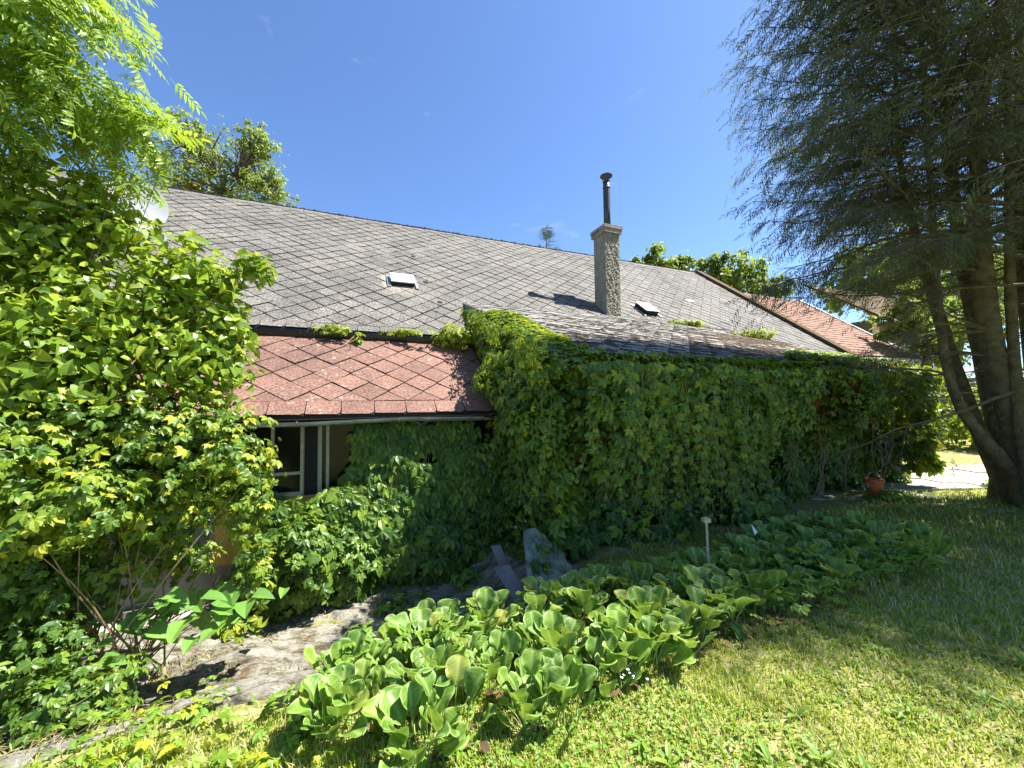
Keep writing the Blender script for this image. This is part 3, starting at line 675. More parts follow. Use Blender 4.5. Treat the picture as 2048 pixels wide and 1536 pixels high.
def ternate(seed):
    r = random.Random(seed); a = Acc()
    for an, L in ((0, 1), (1.2, .8), (-1.2, .8)):
        c, s_ = math.cos(an), math.sin(an)
        for a2, l2 in ((0, .42), (.8, .34), (-.8, .34)):
            v, t = strip_leaf(l2 * L, .11 * L, 4, .3, r.uniform(.1, .4), ang=a2); v[:, 1] += .22 * L
            X = v[:, 0] * c - v[:, 1] * s_; Y = v[:, 0] * s_ + v[:, 1] * c; v[:, 0] = X; v[:, 1] = Y + .2; v[:, 2] -= .1 * Y * Y; a.add(v, t)
    a.add([(-.01, -.5, -.05), (.01, -.5, -.05), (0, .25, 0)], [(0, 1, 2)]); return a.arr()
def spray(seed, n=9, ln=.34, wd=.028):
    r = random.Random(seed); V = []; T = []
    for k in range(n):
        y = k / n
        for sg in (-1, 1):
            an = r.uniform(.35, .8); l = ln * (1 - .5 * y) * r.uniform(.7, 1.2); dz = -r.uniform(.1, .75) * l; b0 = len(V)
            V += [(0, y, -.25 * y * y), (sg * wd * .2, y + wd * 1.6, -.25 * y * y), (sg * l * math.sin(an), y + l * math.cos(an), dz - .25 * y * y)]
            T.append((b0, b0 + 1, b0 + 2))
            V += [(sg * l * math.sin(an) * .5, y + l * .5 * math.cos(an), dz * .5 - .25 * y * y), (sg * l * math.sin(an) * .5 + wd * .8, y + l * .5 * math.cos(an) + wd, dz * .5 - .25 * y * y), (sg * l * math.sin(an) * .8 + sg * .01, y + l * .95, dz * .9 - .25 * y * y)]
            T.append((b0 + 3, b0 + 4, b0 + 5))
    b0 = len(V); V += [(-.006, 0, 0), (.006, 0, 0), (0, 1.05, -.27)]; T.append((b0, b0 + 1, b0 + 2)); return np.array(V, float), np.array(T)
PAL = [palmate(k) for k in range(6)]; HEA = [heart(k) for k in range(6)]; PIN = [pinnate(k) for k in range(5)]; TER = [ternate(k) for k in range(5)]; SPR = [spray(k, 5, .40, .042) for k in range(6)]
SIM = [strip_leaf(1, .38, 3, .3, .3) for _ in range(2)]

def leafy(P, out, size, droop=.45, up=.5, jit=.5):
    """leaf matrices: faces lean outward and up, tips hang"""
    n = len(P); out = np.broadcast_to(out, (n, 3)); nh = unit(unit(out) * .9 + Z * up + rdir(n) * jit)
    y = unit(rdir(n) * .75 + out * .35 - Z * droop); y = unit(y - nh * (y * nh).sum(1)[:, None])
    return frames(P, y, nh, size * rng.uniform(.5, 1.3, n))

# ---------------------------------------------------------------- creeper on the extension
def creeper_ext():
    root = thing('virginia_creeper', 'dense virginia creeper draped over the extension wall and roof edge', 'creeper', W(5, 3.5, 0))
    P = []; O = []
    n = 6000                                   # front face
    s = rng.uniform(2.1, 9.4, n); z = rng.uniform(.0, 1.97, n)
    bulge = .24 * fbm(s * 1.9, z * .7, 3, 1.3)
    hem = 1.02 + .42 * fbm(s * 1.6, 0 * s + 2.0, 3, 1.0) + .25 * sstep((s - 5.2) / 1.5)
    t = 3.80 - .62 * sstep((z - hem) / .22) * (.75 + .25 * sstep((z - hem) / .8)) - bulge * .6 + .22 * sstep((s - 5.0) / 1.4) * sstep((1.6 - z) / .5) - .30 * sstep((.55 - z) / .5) * sstep((6.6 - s) / 1.0) + rng.uniform(-.10, .10, n)
    keep = ~((s > 6.4) & (z < .8) & (rng.random(n) < .1)) & ~((np.abs(s - 5.72) < .30) & (np.abs(z - .70) < .13))
    P.append(np.stack([s, t, z], 1)[keep]); O.append(np.tile([0, -1, 0], (keep.sum(), 1)))
    n = 2900; s = rng.uniform(2.2, 9.45, n); q = rng.random(n)      # rounded top rim
    ang = q * 1.7; rad = .20 + .06 * fbm(s, q * 3, 2, 1.5)
    wd = .10 + .35 * sstep((s - 6.2) / 2)
    P.append(np.stack([s, 3.54 + q * wd - rad * np.cos(ang), 1.90 + rad * np.sin(ang) * .62 + q * wd * .38], 1)); O.append(np.stack([0 * s, -np.cos(ang), np.sin(ang)], 1))
    n = 3000; t = rng.uniform(3.5, 6.75, n); q = rng.random(n)      # left verge of the roof
    ang = q * 3.0 - .5; ht = .09 + .10 * np.exp(-((t - 6.0) / .7) ** 2) + .05 * np.exp(-((t - 4.4) / .7) ** 2)
    rz = 2.0 + (t - 3.5) * .381
    P.append(np.stack([2.46 - (.40 + .12 * fbm(t * 2, ang, 2, 1.7)) * np.cos(ang) * (1 - .3 * (t > 6.3)), t, rz + ht * np.sin(ang) * 1.2 - .10], 1)); O.append(np.stack([-np.cos(ang), 0 * t, np.sin(ang)], 1))
    n = 3300; t = rng.uniform(3.4, 5.2, n); z = rng.uniform(-.35, 2.2, n)  # left side wall
    P.append(np.stack([2.2 - .22 - .22 * fbm(t * 1.6, z, 3, 1.6) + rng.uniform(-.1, .1, n) - .12 * sstep(z - 1), t, z + .05], 1)); O.append(np.tile([-1, -.2, 0], (n, 1)))
    n = 1500; t = rng.uniform(5.0, 6.7, n); z = rng.uniform(0, 1, n)       # over the red roof edge
    P.append(np.stack([2.18 - rng.uniform(0, .35, n) * (.5 + z * .5), t, 1.45 + (t - 4.95) * .7 + .05 + z * (2.0 + (t - 3.5) * .381 - 1.45 - (t - 4.95) * .7)], 1)); O.append(np.tile([-1, -.3, .3], (n, 1)))
    n = 1700; t = rng.uniform(3.3, 4.6, n); z = rng.uniform(.3, 2.15, n)   # right end
    P.append(np.stack([9.25 + .25 * sstep((z - .8)) + .12 * fbm(t, z, 2, 2.0) + rng.uniform(-.1, .1, n), t, z], 1)); O.append(np.tile([1, -.3, 0], (n, 1)))
    n = 420; P.append(np.stack([rng.uniform(2.15, 2.75, n), rng.uniform(3.5, 4.0, n), rng.uniform(1.2, 2.0, n)], 1)); O.append(np.tile([-.5, -1, 0], (n, 1)))
    n = 1500; s = rng.uniform(6.0, 9.5, n); v = rng.random(n) * (.25 + 1.15 * sstep((s - 6.0) / 2.2))   # carpet creeping up the roof corner
    P.append(np.stack([s, 3.5 + v, 2.0 + v * .381 + .03 + .13 * rng.random(n) * (1.4 - v), ], 1)); O.append(np.tile([0, -.3, 1], (n, 1)))
    n = 900; s = rng.uniform(2.3, 6.2, n); v = rng.random(n) ** 1.6 * (.16 + .10 * np.sin(s * 4) + .3 * sstep((3.2 - s) / .8))
    P.append(np.stack([s, 3.46 + v, 2.0 + v * .381 + .02 + .09 * rng.random(n)], 1)); O.append(np.tile([0, -.3, 1], (n, 1)))
    n = 1700; s = rng.uniform(2.2, 9.3, n); z = rng.uniform(0, 1.9, n); k = ~((np.abs(s - 5.72) < .32) & (np.abs(z - .70) < .15)); P.append(np.stack([s, 4.04 + 0 * s, z], 1)[k]); O.append(np.tile([0, -1, 0], (k.sum(), 1)))
    P = np.concatenate(P); O = np.concatenate(O).astype(float)
    Pw = P[:, :1] * U + P[:, 1:2] * N + P[:, 2:] * Z; Ow = O[:, :1] * U + O[:, 1:2] * N + O[:, 2:] * Z
    size = np.where((P[:, 2] < .9) & (P[:, 1] < 4.2), .23, .165)
    Mx = leafy(Pw, Ow, 1.0, .75, .55, .45)
    Mx[:, :3, :3] *= size[:, None, None]
    lit = (P[:, 2] > 1.80) & (rng.random(len(P)) < .42) | (P[:, 0] > 9.1) & (rng.random(len(P)) < .5) | (P[:, 0] < 5.6) & (rng.random(len(P)) < .06)  # sunlight put into colour: yellower leaves on the rim, right end and left
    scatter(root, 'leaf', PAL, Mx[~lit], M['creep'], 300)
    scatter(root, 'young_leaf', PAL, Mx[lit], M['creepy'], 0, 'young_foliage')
    # hanging strands
    stems = Acc(); LM = []
    for k in range(120):
        e = random.random()
        if e < .72: s0 = random.triangular(2.1, 5.8, 2.9); base = W(s0, 3.22 - random.uniform(0, .12), random.uniform(1.3, 2.0)); L = random.uniform(.35, 1.15) * (1.2 if s0 < 4.5 else .7)
        elif e < .88: t0 = random.uniform(3.5, 5.2); base = W(1.92 - random.uniform(0, .1), t0, random.uniform(1.2, 2.1)); L = random.uniform(.4, 1.2)
        else: base = W(9.5 + random.uniform(0, .2), random.uniform(3.3, 4.3), random.uniform(.9, 1.8)); L = random.uniform(.4, .8)
        d = np.array([random.gauss(0, .12), random.gauss(-.05, .1), -1]); pts = [base]
        for q in range(7): d = d + np.array([random.gauss(0, .09), random.gauss(0, .06), 0]); pts.append(pts[-1] + unit(d) * L / 7)
        stems.tube(pts, np.linspace(.004, .0015, 8), 3, False)
        for q in range(1, 8):
            for _ in range(3 if q < 7 else 2): LM.append((pts[q] + rng.normal(size=3) * .025, .15 * (1.1 - q * .10)))
    LP = np.array([q[0] for q in LM]); LS = np.array([q[1] for q in LM])
    m_ = leafy(LP, np.array([.1, -1., 0]), 1.0, .9, .3, .6); m_[:, :3, :3] *= LS[:, None, None]
    scatter(root, 'hanging_leaf', PAL, m_, M['hang'], 300, 'hanging_foliage')
    part(root, 'stem', stems, M['tendril'], kind='stuff')
    vine = Acc()
    for k in range(12):
        s0 = random.uniform(2.3, 9.0); p = W(s0, 3.84, 0); pts = [p]
        for q in range(9): pts.append(pts[-1] + U * random.gauss(.02, .07) + N * random.gauss(-.02, .03) + Z * .22)
        vine.tube(pts, np.linspace(.011, .004, 10), 5, False)
    part(root, 'trunk', vine, M['wood'], kind='stuff')
    n = 130; s = rng.uniform(2.2, 8.8, n); z = rng.uniform(.1, 1.9, n); Pd = s[:, None] * U + 3.4 * N + z[:, None] * Z + rng.normal(size=(n, 3)) * .06
    scatter(root, 'dead_leaf', PAL, leafy(Pd, -N, .10, 1, .3, .7), M['straw'], 130)
creeper_ext()

# creeper on the lean-to wall
def creeper_wall():
    root = thing('virginia_creeper', 'large-leaved creeper covering the shaded wall under the red roof', 'creeper', W(.6, 5.1, -.6))
    P = []; 
    n = 3000; s = rng.uniform(-1.05, 2.2, n); z = rng.uniform(-.62, 1.1, n)
    top = .50 + .42 * sstep((s + .9) / 1.4) + .12 * np.sin(s * 5)
    k = (z < top) & ~((s < -.85) & (z > .2)); t = 5.05 - .16 * sstep((.9 - z)) - .10 * fbm(s, z, 3, 1.5) + rng.uniform(-.1, .05, n)
    P.append(np.stack([s, t, z], 1)[k])
    n = 260; s = rng.uniform(.0, 1.6, n); z = rng.uniform(.9, 1.35, n); P.append(np.stack([s, 5.05 + 0 * s, z], 1))
    P = np.concatenate(P); Pw = P[:, :1] * U + P[:, 1:2] * N + P[:, 2:] * Z
    scatter(root, 'leaf', PAL, leafy(Pw, -N, .24, .9, .5, .35), M['creep'], 300)
    a = Acc()
    for k in range(9):
        p = W(random.uniform(.2, 1.8), 5.0, random.uniform(.9, 1.3)); pts = [p]
        for q in range(8): pts.append(pts[-1] + np.array([random.gauss(0, .03), random.gauss(-.01, .02), -.14]))
        a.tube(pts, .0025, 3, False)
    part(root, 'stem', a, M['tendril'], kind='stuff')
creeper_wall()

def mound(name, label, cat, base, blobs, n, temps, mat, size, mat2=None, f2=.25, up=.6, jit=.6, droop=.5, shell=.55, limit=300, stems=None, filt=None, leafname='leaf'):
    root = thing(name, label, cat, base); vols = np.array([b[1][0] * b[1][1] * b[1][2] for b in blobs]) ** (2 / 3.); pr = vols / vols.sum()
    P = []; O = []
    for (c, r), p_ in zip(blobs, pr):
        m_ = int(n * p_); d = rdir(m_); rr = rng.uniform(0, 1, m_) ** shell * (1 + .22 * fbm(d[:, 0] * 3 + c[0], d[:, 2] * 3 + d[:, 1] * 2, 3, 1.2))
        P.append(np.array(c) + d * np.array(r) * rr[:, None]); O.append(d)
    P = np.concatenate(P); O = np.concatenate(O); g = P[:, 2] > gh(P[:, 0], P[:, 1]) + .03; P = P[g]; O = O[g]
    if filt is not None: k = filt(P); P = P[k]; O = O[k]
    Mx = leafy(P, O, size, droop, up, jit); f = rng.random(len(P)) < (f2 if mat2 else 0)
    scatter(root, leafname, temps, Mx[~f], mat, limit)
    if mat2: scatter(root, 'young_' + leafname, temps, Mx[f], mat2, 0, 'young_foliage')
    a = Acc()
    for c, r in blobs:
        for k in range(2 if r[2] > .15 else 0):
            e = np.array(c) + rdir(1)[0] * np.array(r) * .85; b_ = np.array([base[0] + random.gauss(0, .15), base[1] + random.gauss(0, .15), base[2]])
            m1 = b_ * .5 + np.array(c) * .5 + rng.normal(size=3) * .12
            q = np.linspace(0, 1, 7)[:, None]; pts = (1 - q) ** 2 * b_ + 2 * q * (1 - q) * m1 + q ** 2 * e; a.tube(pts, np.linspace(.008, .0025, 7), 4, False)
    if a.v: part(root, 'branch', a, stems or M['twig'], kind='stuff')
    return root

# sunlit tuft in front of the wall
mound('virginia_creeper', 'rounded sunlit creeper bush bulging from the wall beside the yellow patch', 'creeper', W(-.75, 4.9, -.6),
      [((W(-.42, 4.62, .02)), (.34, .34, .46)), ((W(-.55, 4.75, -.3)), (.36, .28, .38)), ((W(-.1, 4.8, -.25)), (.4, .25, .42))], 1300, PAL, M['creep'], .17, up=.9, droop=.5, jit=.4, shell=.35)
# low growth on the rock at the foot of the wall
for k, (s_, t_, r_, lb) in enumerate([(-1.05, 4.45, .18, 'small bright creeper shoot on the rock below the yellow wall'), (.55, 4.35, .22, 'creeper shoots spreading on the rock under the shaded wall'), (1.3, 4.5, .2, 'creeper shoots by the dark inner corner')]):
    c = W(s_, t_, 0); c[2] = gh(c[0], c[1]) + .08
    mound('creeper_shoot', lb, 'plant', c - Z * .08, [(c, (r_ * 1.4, r_, .12))], 60, PAL, M['creepy'] if k == 0 else M['elder'], .15, up=1.2)
# tufts on gutter and roof
for (c, r_, n_, lb) in [(W(-.28, 6.5, 2.72), (.30, .12, .10), 80, 'creeper tuft on the black gutter'), (W(.1, 6.46, 2.5), (.10, .08, .24), 45, 'creeper trail hanging off the black gutter over the red tiles'),
                        (W(.8, 6.45, 2.74), (.45, .1, .06), 60, 'thin creeper strand lying along the black gutter'), (W(1.62, 6.35, 2.70), (.42, .25, .2), 300, 'creeper clump at the end of the black gutter')]:
    mound('creeper_tuft', lb, 'plant', c - Z * .02, [(c, r_)], n_, PAL, M['creepy'], .13, up=.8, droop=.7, stems=M['tendril'])
for (c, r_, lb) in [(OX + U * 8.0 + VX * 4.2, (.6, .25, .1), 'yellow-green creeper patch on the grey roof slope'), (OX + U * 9.0 + VX * 3.0, (.55, .5, .16), 'creeper patch at the roof corner by the outbuilding')]:
    mound('creeper_patch', lb, 'plant', c, [(c + Z * .06, r_)], 380, PAL, M['creepy'], .13, up=1.2)

# ---------------------------------------------------------------- left side shrubs
lil = [((-4.0, 2.9, 2.95), (.75, .6, .8)), ((-3.1, 2.95, 2.25), (.6, .5, .5)), ((-3.45, 2.9, 2.75), (.28, .25, .45)), ((-3.2, 3.0, 2.98), (.34, .2, .22)), ((-3.35, 3.0, 3.25), (.2, .15, .2)), ((-2.7, 3.1, 2.55), (.35, .3, .42)), ((-3.9, 2.7, 2.2), (.7, .6, .8)), ((-2.55, 3.1, 1.95), (.45, .4, .4)), ((-3.3, 2.7, 1.8), (.7, .5, .6)), ((-2.35, 3.15, 2.2), (.2, .2, .32)), ((-2.15, 3.2, 2.75), (.16, .12, .14)), ((-2.4, 3.1, 2.62), (.2, .15, .16))]
mound('lilac_bush', 'tall sunlit lilac bush with heart-shaped leaves at the left of the roof', 'shrub', (-3.5, 3.0, -.45), lil, 12500, HEA, M['lilac'], .080, up=.6, jit=.9, droop=.5, shell=.5, stems=M['bark2'])
crp = [((-2.75, 2.95, 1.35), (.62, .45, .5)), ((-2.3, 3.1, 1.15), (.40, .35, .5)), ((-3.3, 2.6, 1.1), (.8, .6, .7)), ((-2.14, 3.15, .78), (.16, .2, .42)), ((-2.06, 3.18, .22), (.09, .12, .40)), ((-2.65, 2.95, .88), (.36, .3, .3)), ((-3.5, 3.0, .4), (.75, .4, .6)), ((-3.6, 2.75, .0), (.6, .4, .4)), ((-3.0, 3.3, .52), (.34, .22, .24)), ((-3.05, 3.5, .22), (.42, .12, .20)), ((-2.75, 2.4, .98), (.36, .3, .26)), ((-3.2, 2.3, 1.2), (.4, .3, .4))]
mound('virginia_creeper', 'yellow-green creeper tumbling over the shrubs at the left', 'creeper', (-2.9, 2.9, -.4), crp, 7600, PAL, M['creep'], .118, M['creepy'], .42, up=.7, jit=.55, droop=.7, shell=.45, stems=M['tendril'])
und = [((-3.1, 2.3, .05), (.5, .35, .35)), ((-3.4, 2.5, .55), (.6, .4, .6)), ((-2.55, 2.3, -.1), (.35, .3, .2))]
mound('undergrowth_bush', 'dark leafy undergrowth in the bottom left corner', 'shrub', (-3.0, 1.9, 0), und, 3200, PAL, M['creep'], .10, up=.6)  # darker creeper leaf colour stands in for the shade of this corner
ashb = [((-3.45, 2.6, 4.25), (.72, .6, .75)), ((-3.28, 2.95, 3.95), (.40, .5, .34)), ((-3.8, 2.5, 3.6), (.5, .5, .55)), ((-2.85, 2.95, 3.75), (.28, .2, .16)), ((-3.15, 3.0, 3.42), (.26, .2, .16)), ((-3.4, 2.6, 4.9), (.5, .5, .4))]
mound('ash_tree', 'young ash tree with feathery pinnate leaves in the top left corner', 'tree', (-4.2, 2.9, -.3), ashb, 1050, PIN, M['ash'], .25, up=.9, jit=.35, droop=.35, shell=.6, stems=M['bark2'])
# broad-leaved sapling by the low window
rt = thing('broad_leaved_sapling', 'sapling with very large pale green leaves in front of the boarded low window', 'plant', (-2.75, 2.75, -.3))
Ms = []; a = Acc()
for k in range(46):
    f_ = random.random(); x_ = -2.95 + f_ * .95 + random.gauss(0, .06); y_ = 2.8 + random.gauss(.1 + .15 * f_, .14); z_ = -.18 + random.uniform(0, .32) + .08 * math.sin(f_ * 3)
    p = np.array([x_, y_, z_]); Ms.append(frames([p], [[random.gauss(.3, .6), random.gauss(-.5, .5), -.12]], [[random.gauss(0, .15), -.35 + random.gauss(0, .15), 1]], random.uniform(.11, .21))[0])
    b_ = np.array([-2.8 + random.gauss(0, .12), 2.85 + random.gauss(0, .06), -.35])
    if k % 3 == 0: a.tube([b_, b_ * .4 + p * .6 + Z * .1, p], [.005, .003, .002], 4, False)
scatter(rt, 'leaf', [heart(40 + k) for k in range(4)], np.array(Ms), M['big'], 300)
part(rt, 'stem', a, M['redstem'])

# ---------------------------------------------------------------- bergenia
def bleaf(seed):
    r = random.Random(seed); nx, ny = 9, 16; V = []; vein = []
    cup = r.uniform(.3, .75); curl = r.uniform(-.2, .5); ph = r.uniform(0, 6); wav = r.uniform(.03, .08)
    for j in range(ny):
        q = 1 - (1 - j / (ny - 1)) ** 1.5; wd = max(.05, .60 * (q ** .55) * max(0, 1 - q ** 3.6) ** .5 * 1.12) if j < ny - 1 else .03
        for i_ in range(nx):
            u_ = (i_ / (nx - 1)) * 2 - 1; x = u_ * wd; y = q; z = cup * (x * x) * 1.6 + curl * (q - .3) ** 2 * -1.0
            z += wav * math.sin(6.5 * q * 2 + ph + u_ * 2) * abs(u_) ** 2
            vp = abs(math.sin((q * 7.0 - abs(u_) * 1.6) * math.pi)); lat = (1 - vp) ** 3; mid_ = math.exp(-(u_ * 7) ** 2)
            z += .022 * vp * (1 - mid_) * (1 - abs(u_) ** 3) - .016 * mid_
            V.append((x, y, z)); vein.append(min(1, .7 * lat * (1 - abs(u_) * .5) + .75 * mid_ + (1.1 if abs(u_) > .97 else 0)) * .62)
    T = []
    for j in range(ny - 1):
        for i_ in range(nx - 1): A = j * nx + i_; T += [(A, A + 1, A + nx + 1), (A, A + nx + 1, A + nx)]
    # petiole
    b0 = len(V)
    for yy, zz in ((0.03, -.012), (-.25, -.05), (-.6, -.16), (-.95, -.32)):
        for an in range(4): V.append((.028 * math.cos(an * 1.57), yy, zz + .028 * math.sin(an * 1.57))); vein.append(.6)
    for k in range(3):
        for an in range(4): A = b0 + k * 4 + an; B = b0 + k * 4 + (an + 1) % 4; T += [(A, A + 4, B + 4), (A, B + 4, B)]
    return mesh('leaf', np.array(V), np.array(T), M['berg'], True, {'vein': vein})
BL = [bleaf(k) for k in range(9)]
cl = np.array([(-.80, 2.12), (-.1, 2.38), (1.1, 2.93), (2.4, 3.5), (3.9, 4.15)])
def along(q):
    L = np.cumsum([0] + [np.linalg.norm(cl[k + 1] - cl[k]) for k in range(len(cl) - 1)]); d = q * L[-1]; k = min(len(cl) - 2, int(np.searchsorted(L, d, 'right') - 1)); f_ = (d - L[k]) / (L[k + 1] - L[k])
    tg = unit(cl[k + 1] - cl[k]); return cl[k] * (1 - f_) + cl[k + 1] * f_, tg
plants = []
for q in np.linspace(0, 1, 23):
    c, tg = along(q); nn = np.array([-tg[1], tg[0]])
    for off in (-.36, -.12, .12, .36):
        p = c + nn * (off * (.9 + .25 * math.sin(q * 9)) + random.gauss(0, .05)) + tg * random.gauss(0, .06)
        if q < .04 and off > .2: continue
        plants.append((p[0], p[1], off, q))
where = {-.36: 'front row', -.12: 'second row', .12: 'third row', .36: 'back row'}
ordn = ['first', 'second', 'third', 'fourth', 'fifth', 'sixth', 'seventh', 'eighth', 'ninth', 'tenth', 'eleventh', 'twelfth', 'thirteenth', 'fourteenth', 'fifteenth', 'sixteenth', 'seventeenth', 'eighteenth', 'nineteenth', 'twentieth', 'twenty-first', 'twenty-second', 'twenty-third']
cntr = {-.36: 0, -.12: 0, .12: 0, .36: 0}
for (x_, y_, off, q) in plants:
    zz = float(gh(x_, y_)); k_ = cntr[off]; cntr[off] += 1
    lit = 'sunlit' if q < .35 else ('half-shaded' if q < .5 else 'shaded')
    b_ = thing('bergenia_plant', '%s bergenia plant, %s from the left in the %s of the bed' % (lit, ordn[k_], where[off]), 'plant', (x_, y_, zz), 'bergenia plants in the bed')
    nl = random.randint(12, 16); a0 = random.random() * 6.28
    for l in range(nl):
        an = a0 + l * 2.4 + random.gauss(0, .2); inner = l / nl; el = R(random.uniform(30, 62) + 25 * inner)
        if random.random() < .07: el = R(random.uniform(-25, 5))
        d = np.array([math.cos(an), math.sin(an), 0]); y = d * math.cos(el) + Z * math.sin(el); nh = -d * math.sin(el) + Z * math.cos(el) + rng.normal(size=3) * .22
        s_ = random.uniform(.088, .155) * (1 + .12 * sstep((q - .15) / .4)); rad = .05 + .07 * (1 - inner)
        p = np.array([0, 0, .0]) + d * rad * random.uniform(.6, 1.5) + Z * (random.uniform(.03, .15) + .05 * inner)
        ob = bpy.data.objects.new('leaf', BL[random.randrange(9)]); sc.collection.objects.link(ob); ob.parent = b_
        ob.matrix_local = Matrix(frames([p], [y], [nh], s_)[0].tolist())
# dead leaves and dark litter under the bed
a = Acc(); n = 900; q = rng.random(n); P = []
for k in range(n):
    c, tg = along(q[k]); nn = np.array([-tg[1], tg[0]]); p = c + nn * rng.uniform(-.5, .45); P.append((p[0], p[1], gh(p[0], p[1]) + rng.uniform(.01, .05)))
P = np.array(P); Mx = leafy(P, Z, .055, 0, 1, .5); Vt, Tt = SIM[0]; a.inst(Vt, Tt, Mx); struct('leaf_litter', a, leafmat('dead_leaf', [(0, (.06, .035, .015)), (.6, (.16, .09, .035)), (1, (.32, .22, .09))], .2, .8), kind='stuff')
# ground elder among the bergenia
gp = []
for k in range(46):
    q_ = random.uniform(.42, 1.0) if k < 36 else random.uniform(0, .16); c, tg = along(q_); nn = np.array([-tg[1], tg[0]])
    p = c + nn * (random.uniform(-.5, .3) if k < 36 else random.uniform(0, .35)) - (tg * .22 if k >= 36 else 0)
    gp.append(p)
gp.sort(key=lambda p: p[0])
ge = thing('ground_elder', 'pale green ground elder growing up through the bergenia bed', 'plant', (gp[20][0], gp[20][1], 0))
Ms = []
for p in gp:
    for l in range(7):
        an = random.random() * 6.28; d = np.array([math.cos(an), math.sin(an), -.1]); zz = float(gh(p[0], p[1]))
        Ms.append(frames([np.array([p[0], p[1], zz + random.uniform(.12, .28)]) + d * .05], [d], [rng.normal(size=3) * .2 + Z], random.uniform(.10, .15))[0])
scatter(ge, 'leaf', TER, np.array(Ms), M['elder'], 300)
# small low creeper shoots in the near left grass
cl2 = [((-1.75, 1.75, .05), (.55, .35, .10)), ((-1.15, 1.72, .04), (.4, .25, .08)), ((-1.05, 2.0, .06), (.25, .25, .1)), ((-1.7, 2.0, .04), (.4, .25, .06))]
mound('creeping_weeds', 'low bright weeds between the rock and the lawn in the foreground', 'plant', (-1.5, 1.8, 0), cl2, 420, PAL, M['elder'], .09, M['creepy'], .5, up=1.6, droop=0)

# ---------------------------------------------------------------- bits and pieces
a = Acc(); ribs = np.linspace(-.30, .18, 3)
a.tube([W(1.86, 5.0, z) for z in (-.45, .16)], .075, 12); a.tube([W(1.86, 5.0, .10), W(1.86, 5.0, .15)], .088, 12); a.tube([W(1.72, 5.05, -.45), W(1.72, 5.05, .1)], .045, 10)
single('waste_pipe', 'brown drain pipes standing in the dark inner corner', 'pipe', a, M['clay'], True)
# bent sheet
nn_, mm_ = 12, 14; V = []
cs = [np.array(q, float) for q in ((.10, 3.98, .26), (.28, 3.92, .28), (.55, 3.68, .02), (.28, 3.48, -.34))]
for j in range(mm_):
    for i_ in range(nn_):
        u_, v_ = i_ / (nn_ - 1), j / (mm_ - 1)
        p = (cs[0] * (1 - u_) + cs[1] * u_) * (1 - v_) + (cs[3] * (1 - u_) + cs[2] * u_) * v_
        p = p + np.array([-.05, 0, -.05]) * math.sin(v_ * 3.14) * (1 - u_) + np.array([.02, .09, .0]) * (math.sin(u_ * 3.14) + .5 * v_ * v_) + .012 * np.array([1, .5, .3]) * math.sin(v_ * 21) * (u_ > .9) + .01 * fbm(u_ * 3, v_ * 3, 2)
        V.append(p)
T = [];
for j in range(mm_ - 1):
    for i_ in range(nn_ - 1): A = j * nn_ + i_; T += [(A, A + 1, A + nn_ + 1), (A, A + nn_ + 1, A + nn_)]
V = np.array(V); a = Acc(); a.add(V, T); a.add(V + np.array([0, .006, .003]), [(x, z, y) for x, y, z in T])
single('metal_sheet', 'bent green-grey patinated metal sheet leaning in the corner', 'metal sheet', a, M['patina'], True)
a = Acc(); o_ = W(1.50, 3.30, -.42); a.box(o_, U * .16, N * .05 + Z * .012, -U * .2 + N * .25 + Z * .38); single('board', 'grey fibre cement board leaning beside the bent sheet', 'board', a, M['board'])
a = Acc(); a.box(W(1.50, 3.66, -.34), U * .10, N * .03, -U * .14 + N * .18 + Z * .42); single('board', 'narrow broken board behind the bent sheet', 'board', a, M['board'])
a = Acc(); c = W(1.25, 3.85, 0); c[2] = gh(c[0], c[1]) + .03; V, T = bl[0]; m_ = np.eye(4); m_[:3, :3] = np.diag([.11, .06, .09]); m_[:3, 3] = c; a.inst(V, T, m_[None]); single('broken_stone', 'small dark broken stone on the rock beside the grey board', 'stone', a, M['zinc'])
# stake light
sk = thing('garden_stake', 'slim pale garden stake with a small square head in the bergenia bed', 'stake', (1.63, 3.28, 0))
a = Acc(); a.tube([(1.63, 3.28, 0), (1.62, 3.28, .56)], .010, 6); part(sk, 'pole', a, M['frame'])
a = Acc(); a.box((1.59, 3.25, .56), (.06, .01, 0), (0, .06, 0), (0, 0, .03)); part(sk, 'head', a, M['frame'])
a = Acc(); a.add([(2.28, 3.70, .30), (2.31, 3.70, .33), (2.26, 3.71, .40), (2.285, 3.72, .31), (2.30, 3.73, .34), (2.265, 3.73, .39)], [(0, 1, 2), (3, 5, 4), (0, 3, 4), (0, 4, 1), (1, 4, 5), (1, 5, 2), (0, 2, 5), (0, 5, 3)]); single('plant_tag', 'small white pointed plant tag behind the bergenia', 'plant tag', a, M['white'])
# orange bucket
bk = thing('bucket', 'orange plastic bucket against the creeper at the far end of the wall', 'bucket', (5.68, 6.12, 0))
a = Acc(); a.tube([(5.68, 6.12, .02), (5.68, 6.12, .28)], [.085, .115], 16); a.tube([(5.68, 6.12, .265), (5.68, 6.12, .30)], .125, 16); part(bk, 'body', a, M['orange'], False)
an = np.linspace(0, math.pi, 9); a = Acc(); a.tube([(5.68 + .12 * math.cos(x), 6.12, .28 + .13 * math.sin(x)) for x in an], .005, 4, False); part(bk, 'handle', a, M['zinc'])
# white flowers in the bed
a = Acc()
for k in range(16): p = np.array([.62, 2.18, .10]) + rng.normal(size=3) * np.array([.05, .03, .015]); V, T = bl[1]; m_ = np.eye(4) * .009; m_[3, 3] = 1; m_[:3, 3] = p; a.inst(V, T, m_[None])
single('flower_cluster', 'small cluster of white flowers at the front of the bed', 'flowers', a, M['flower'])
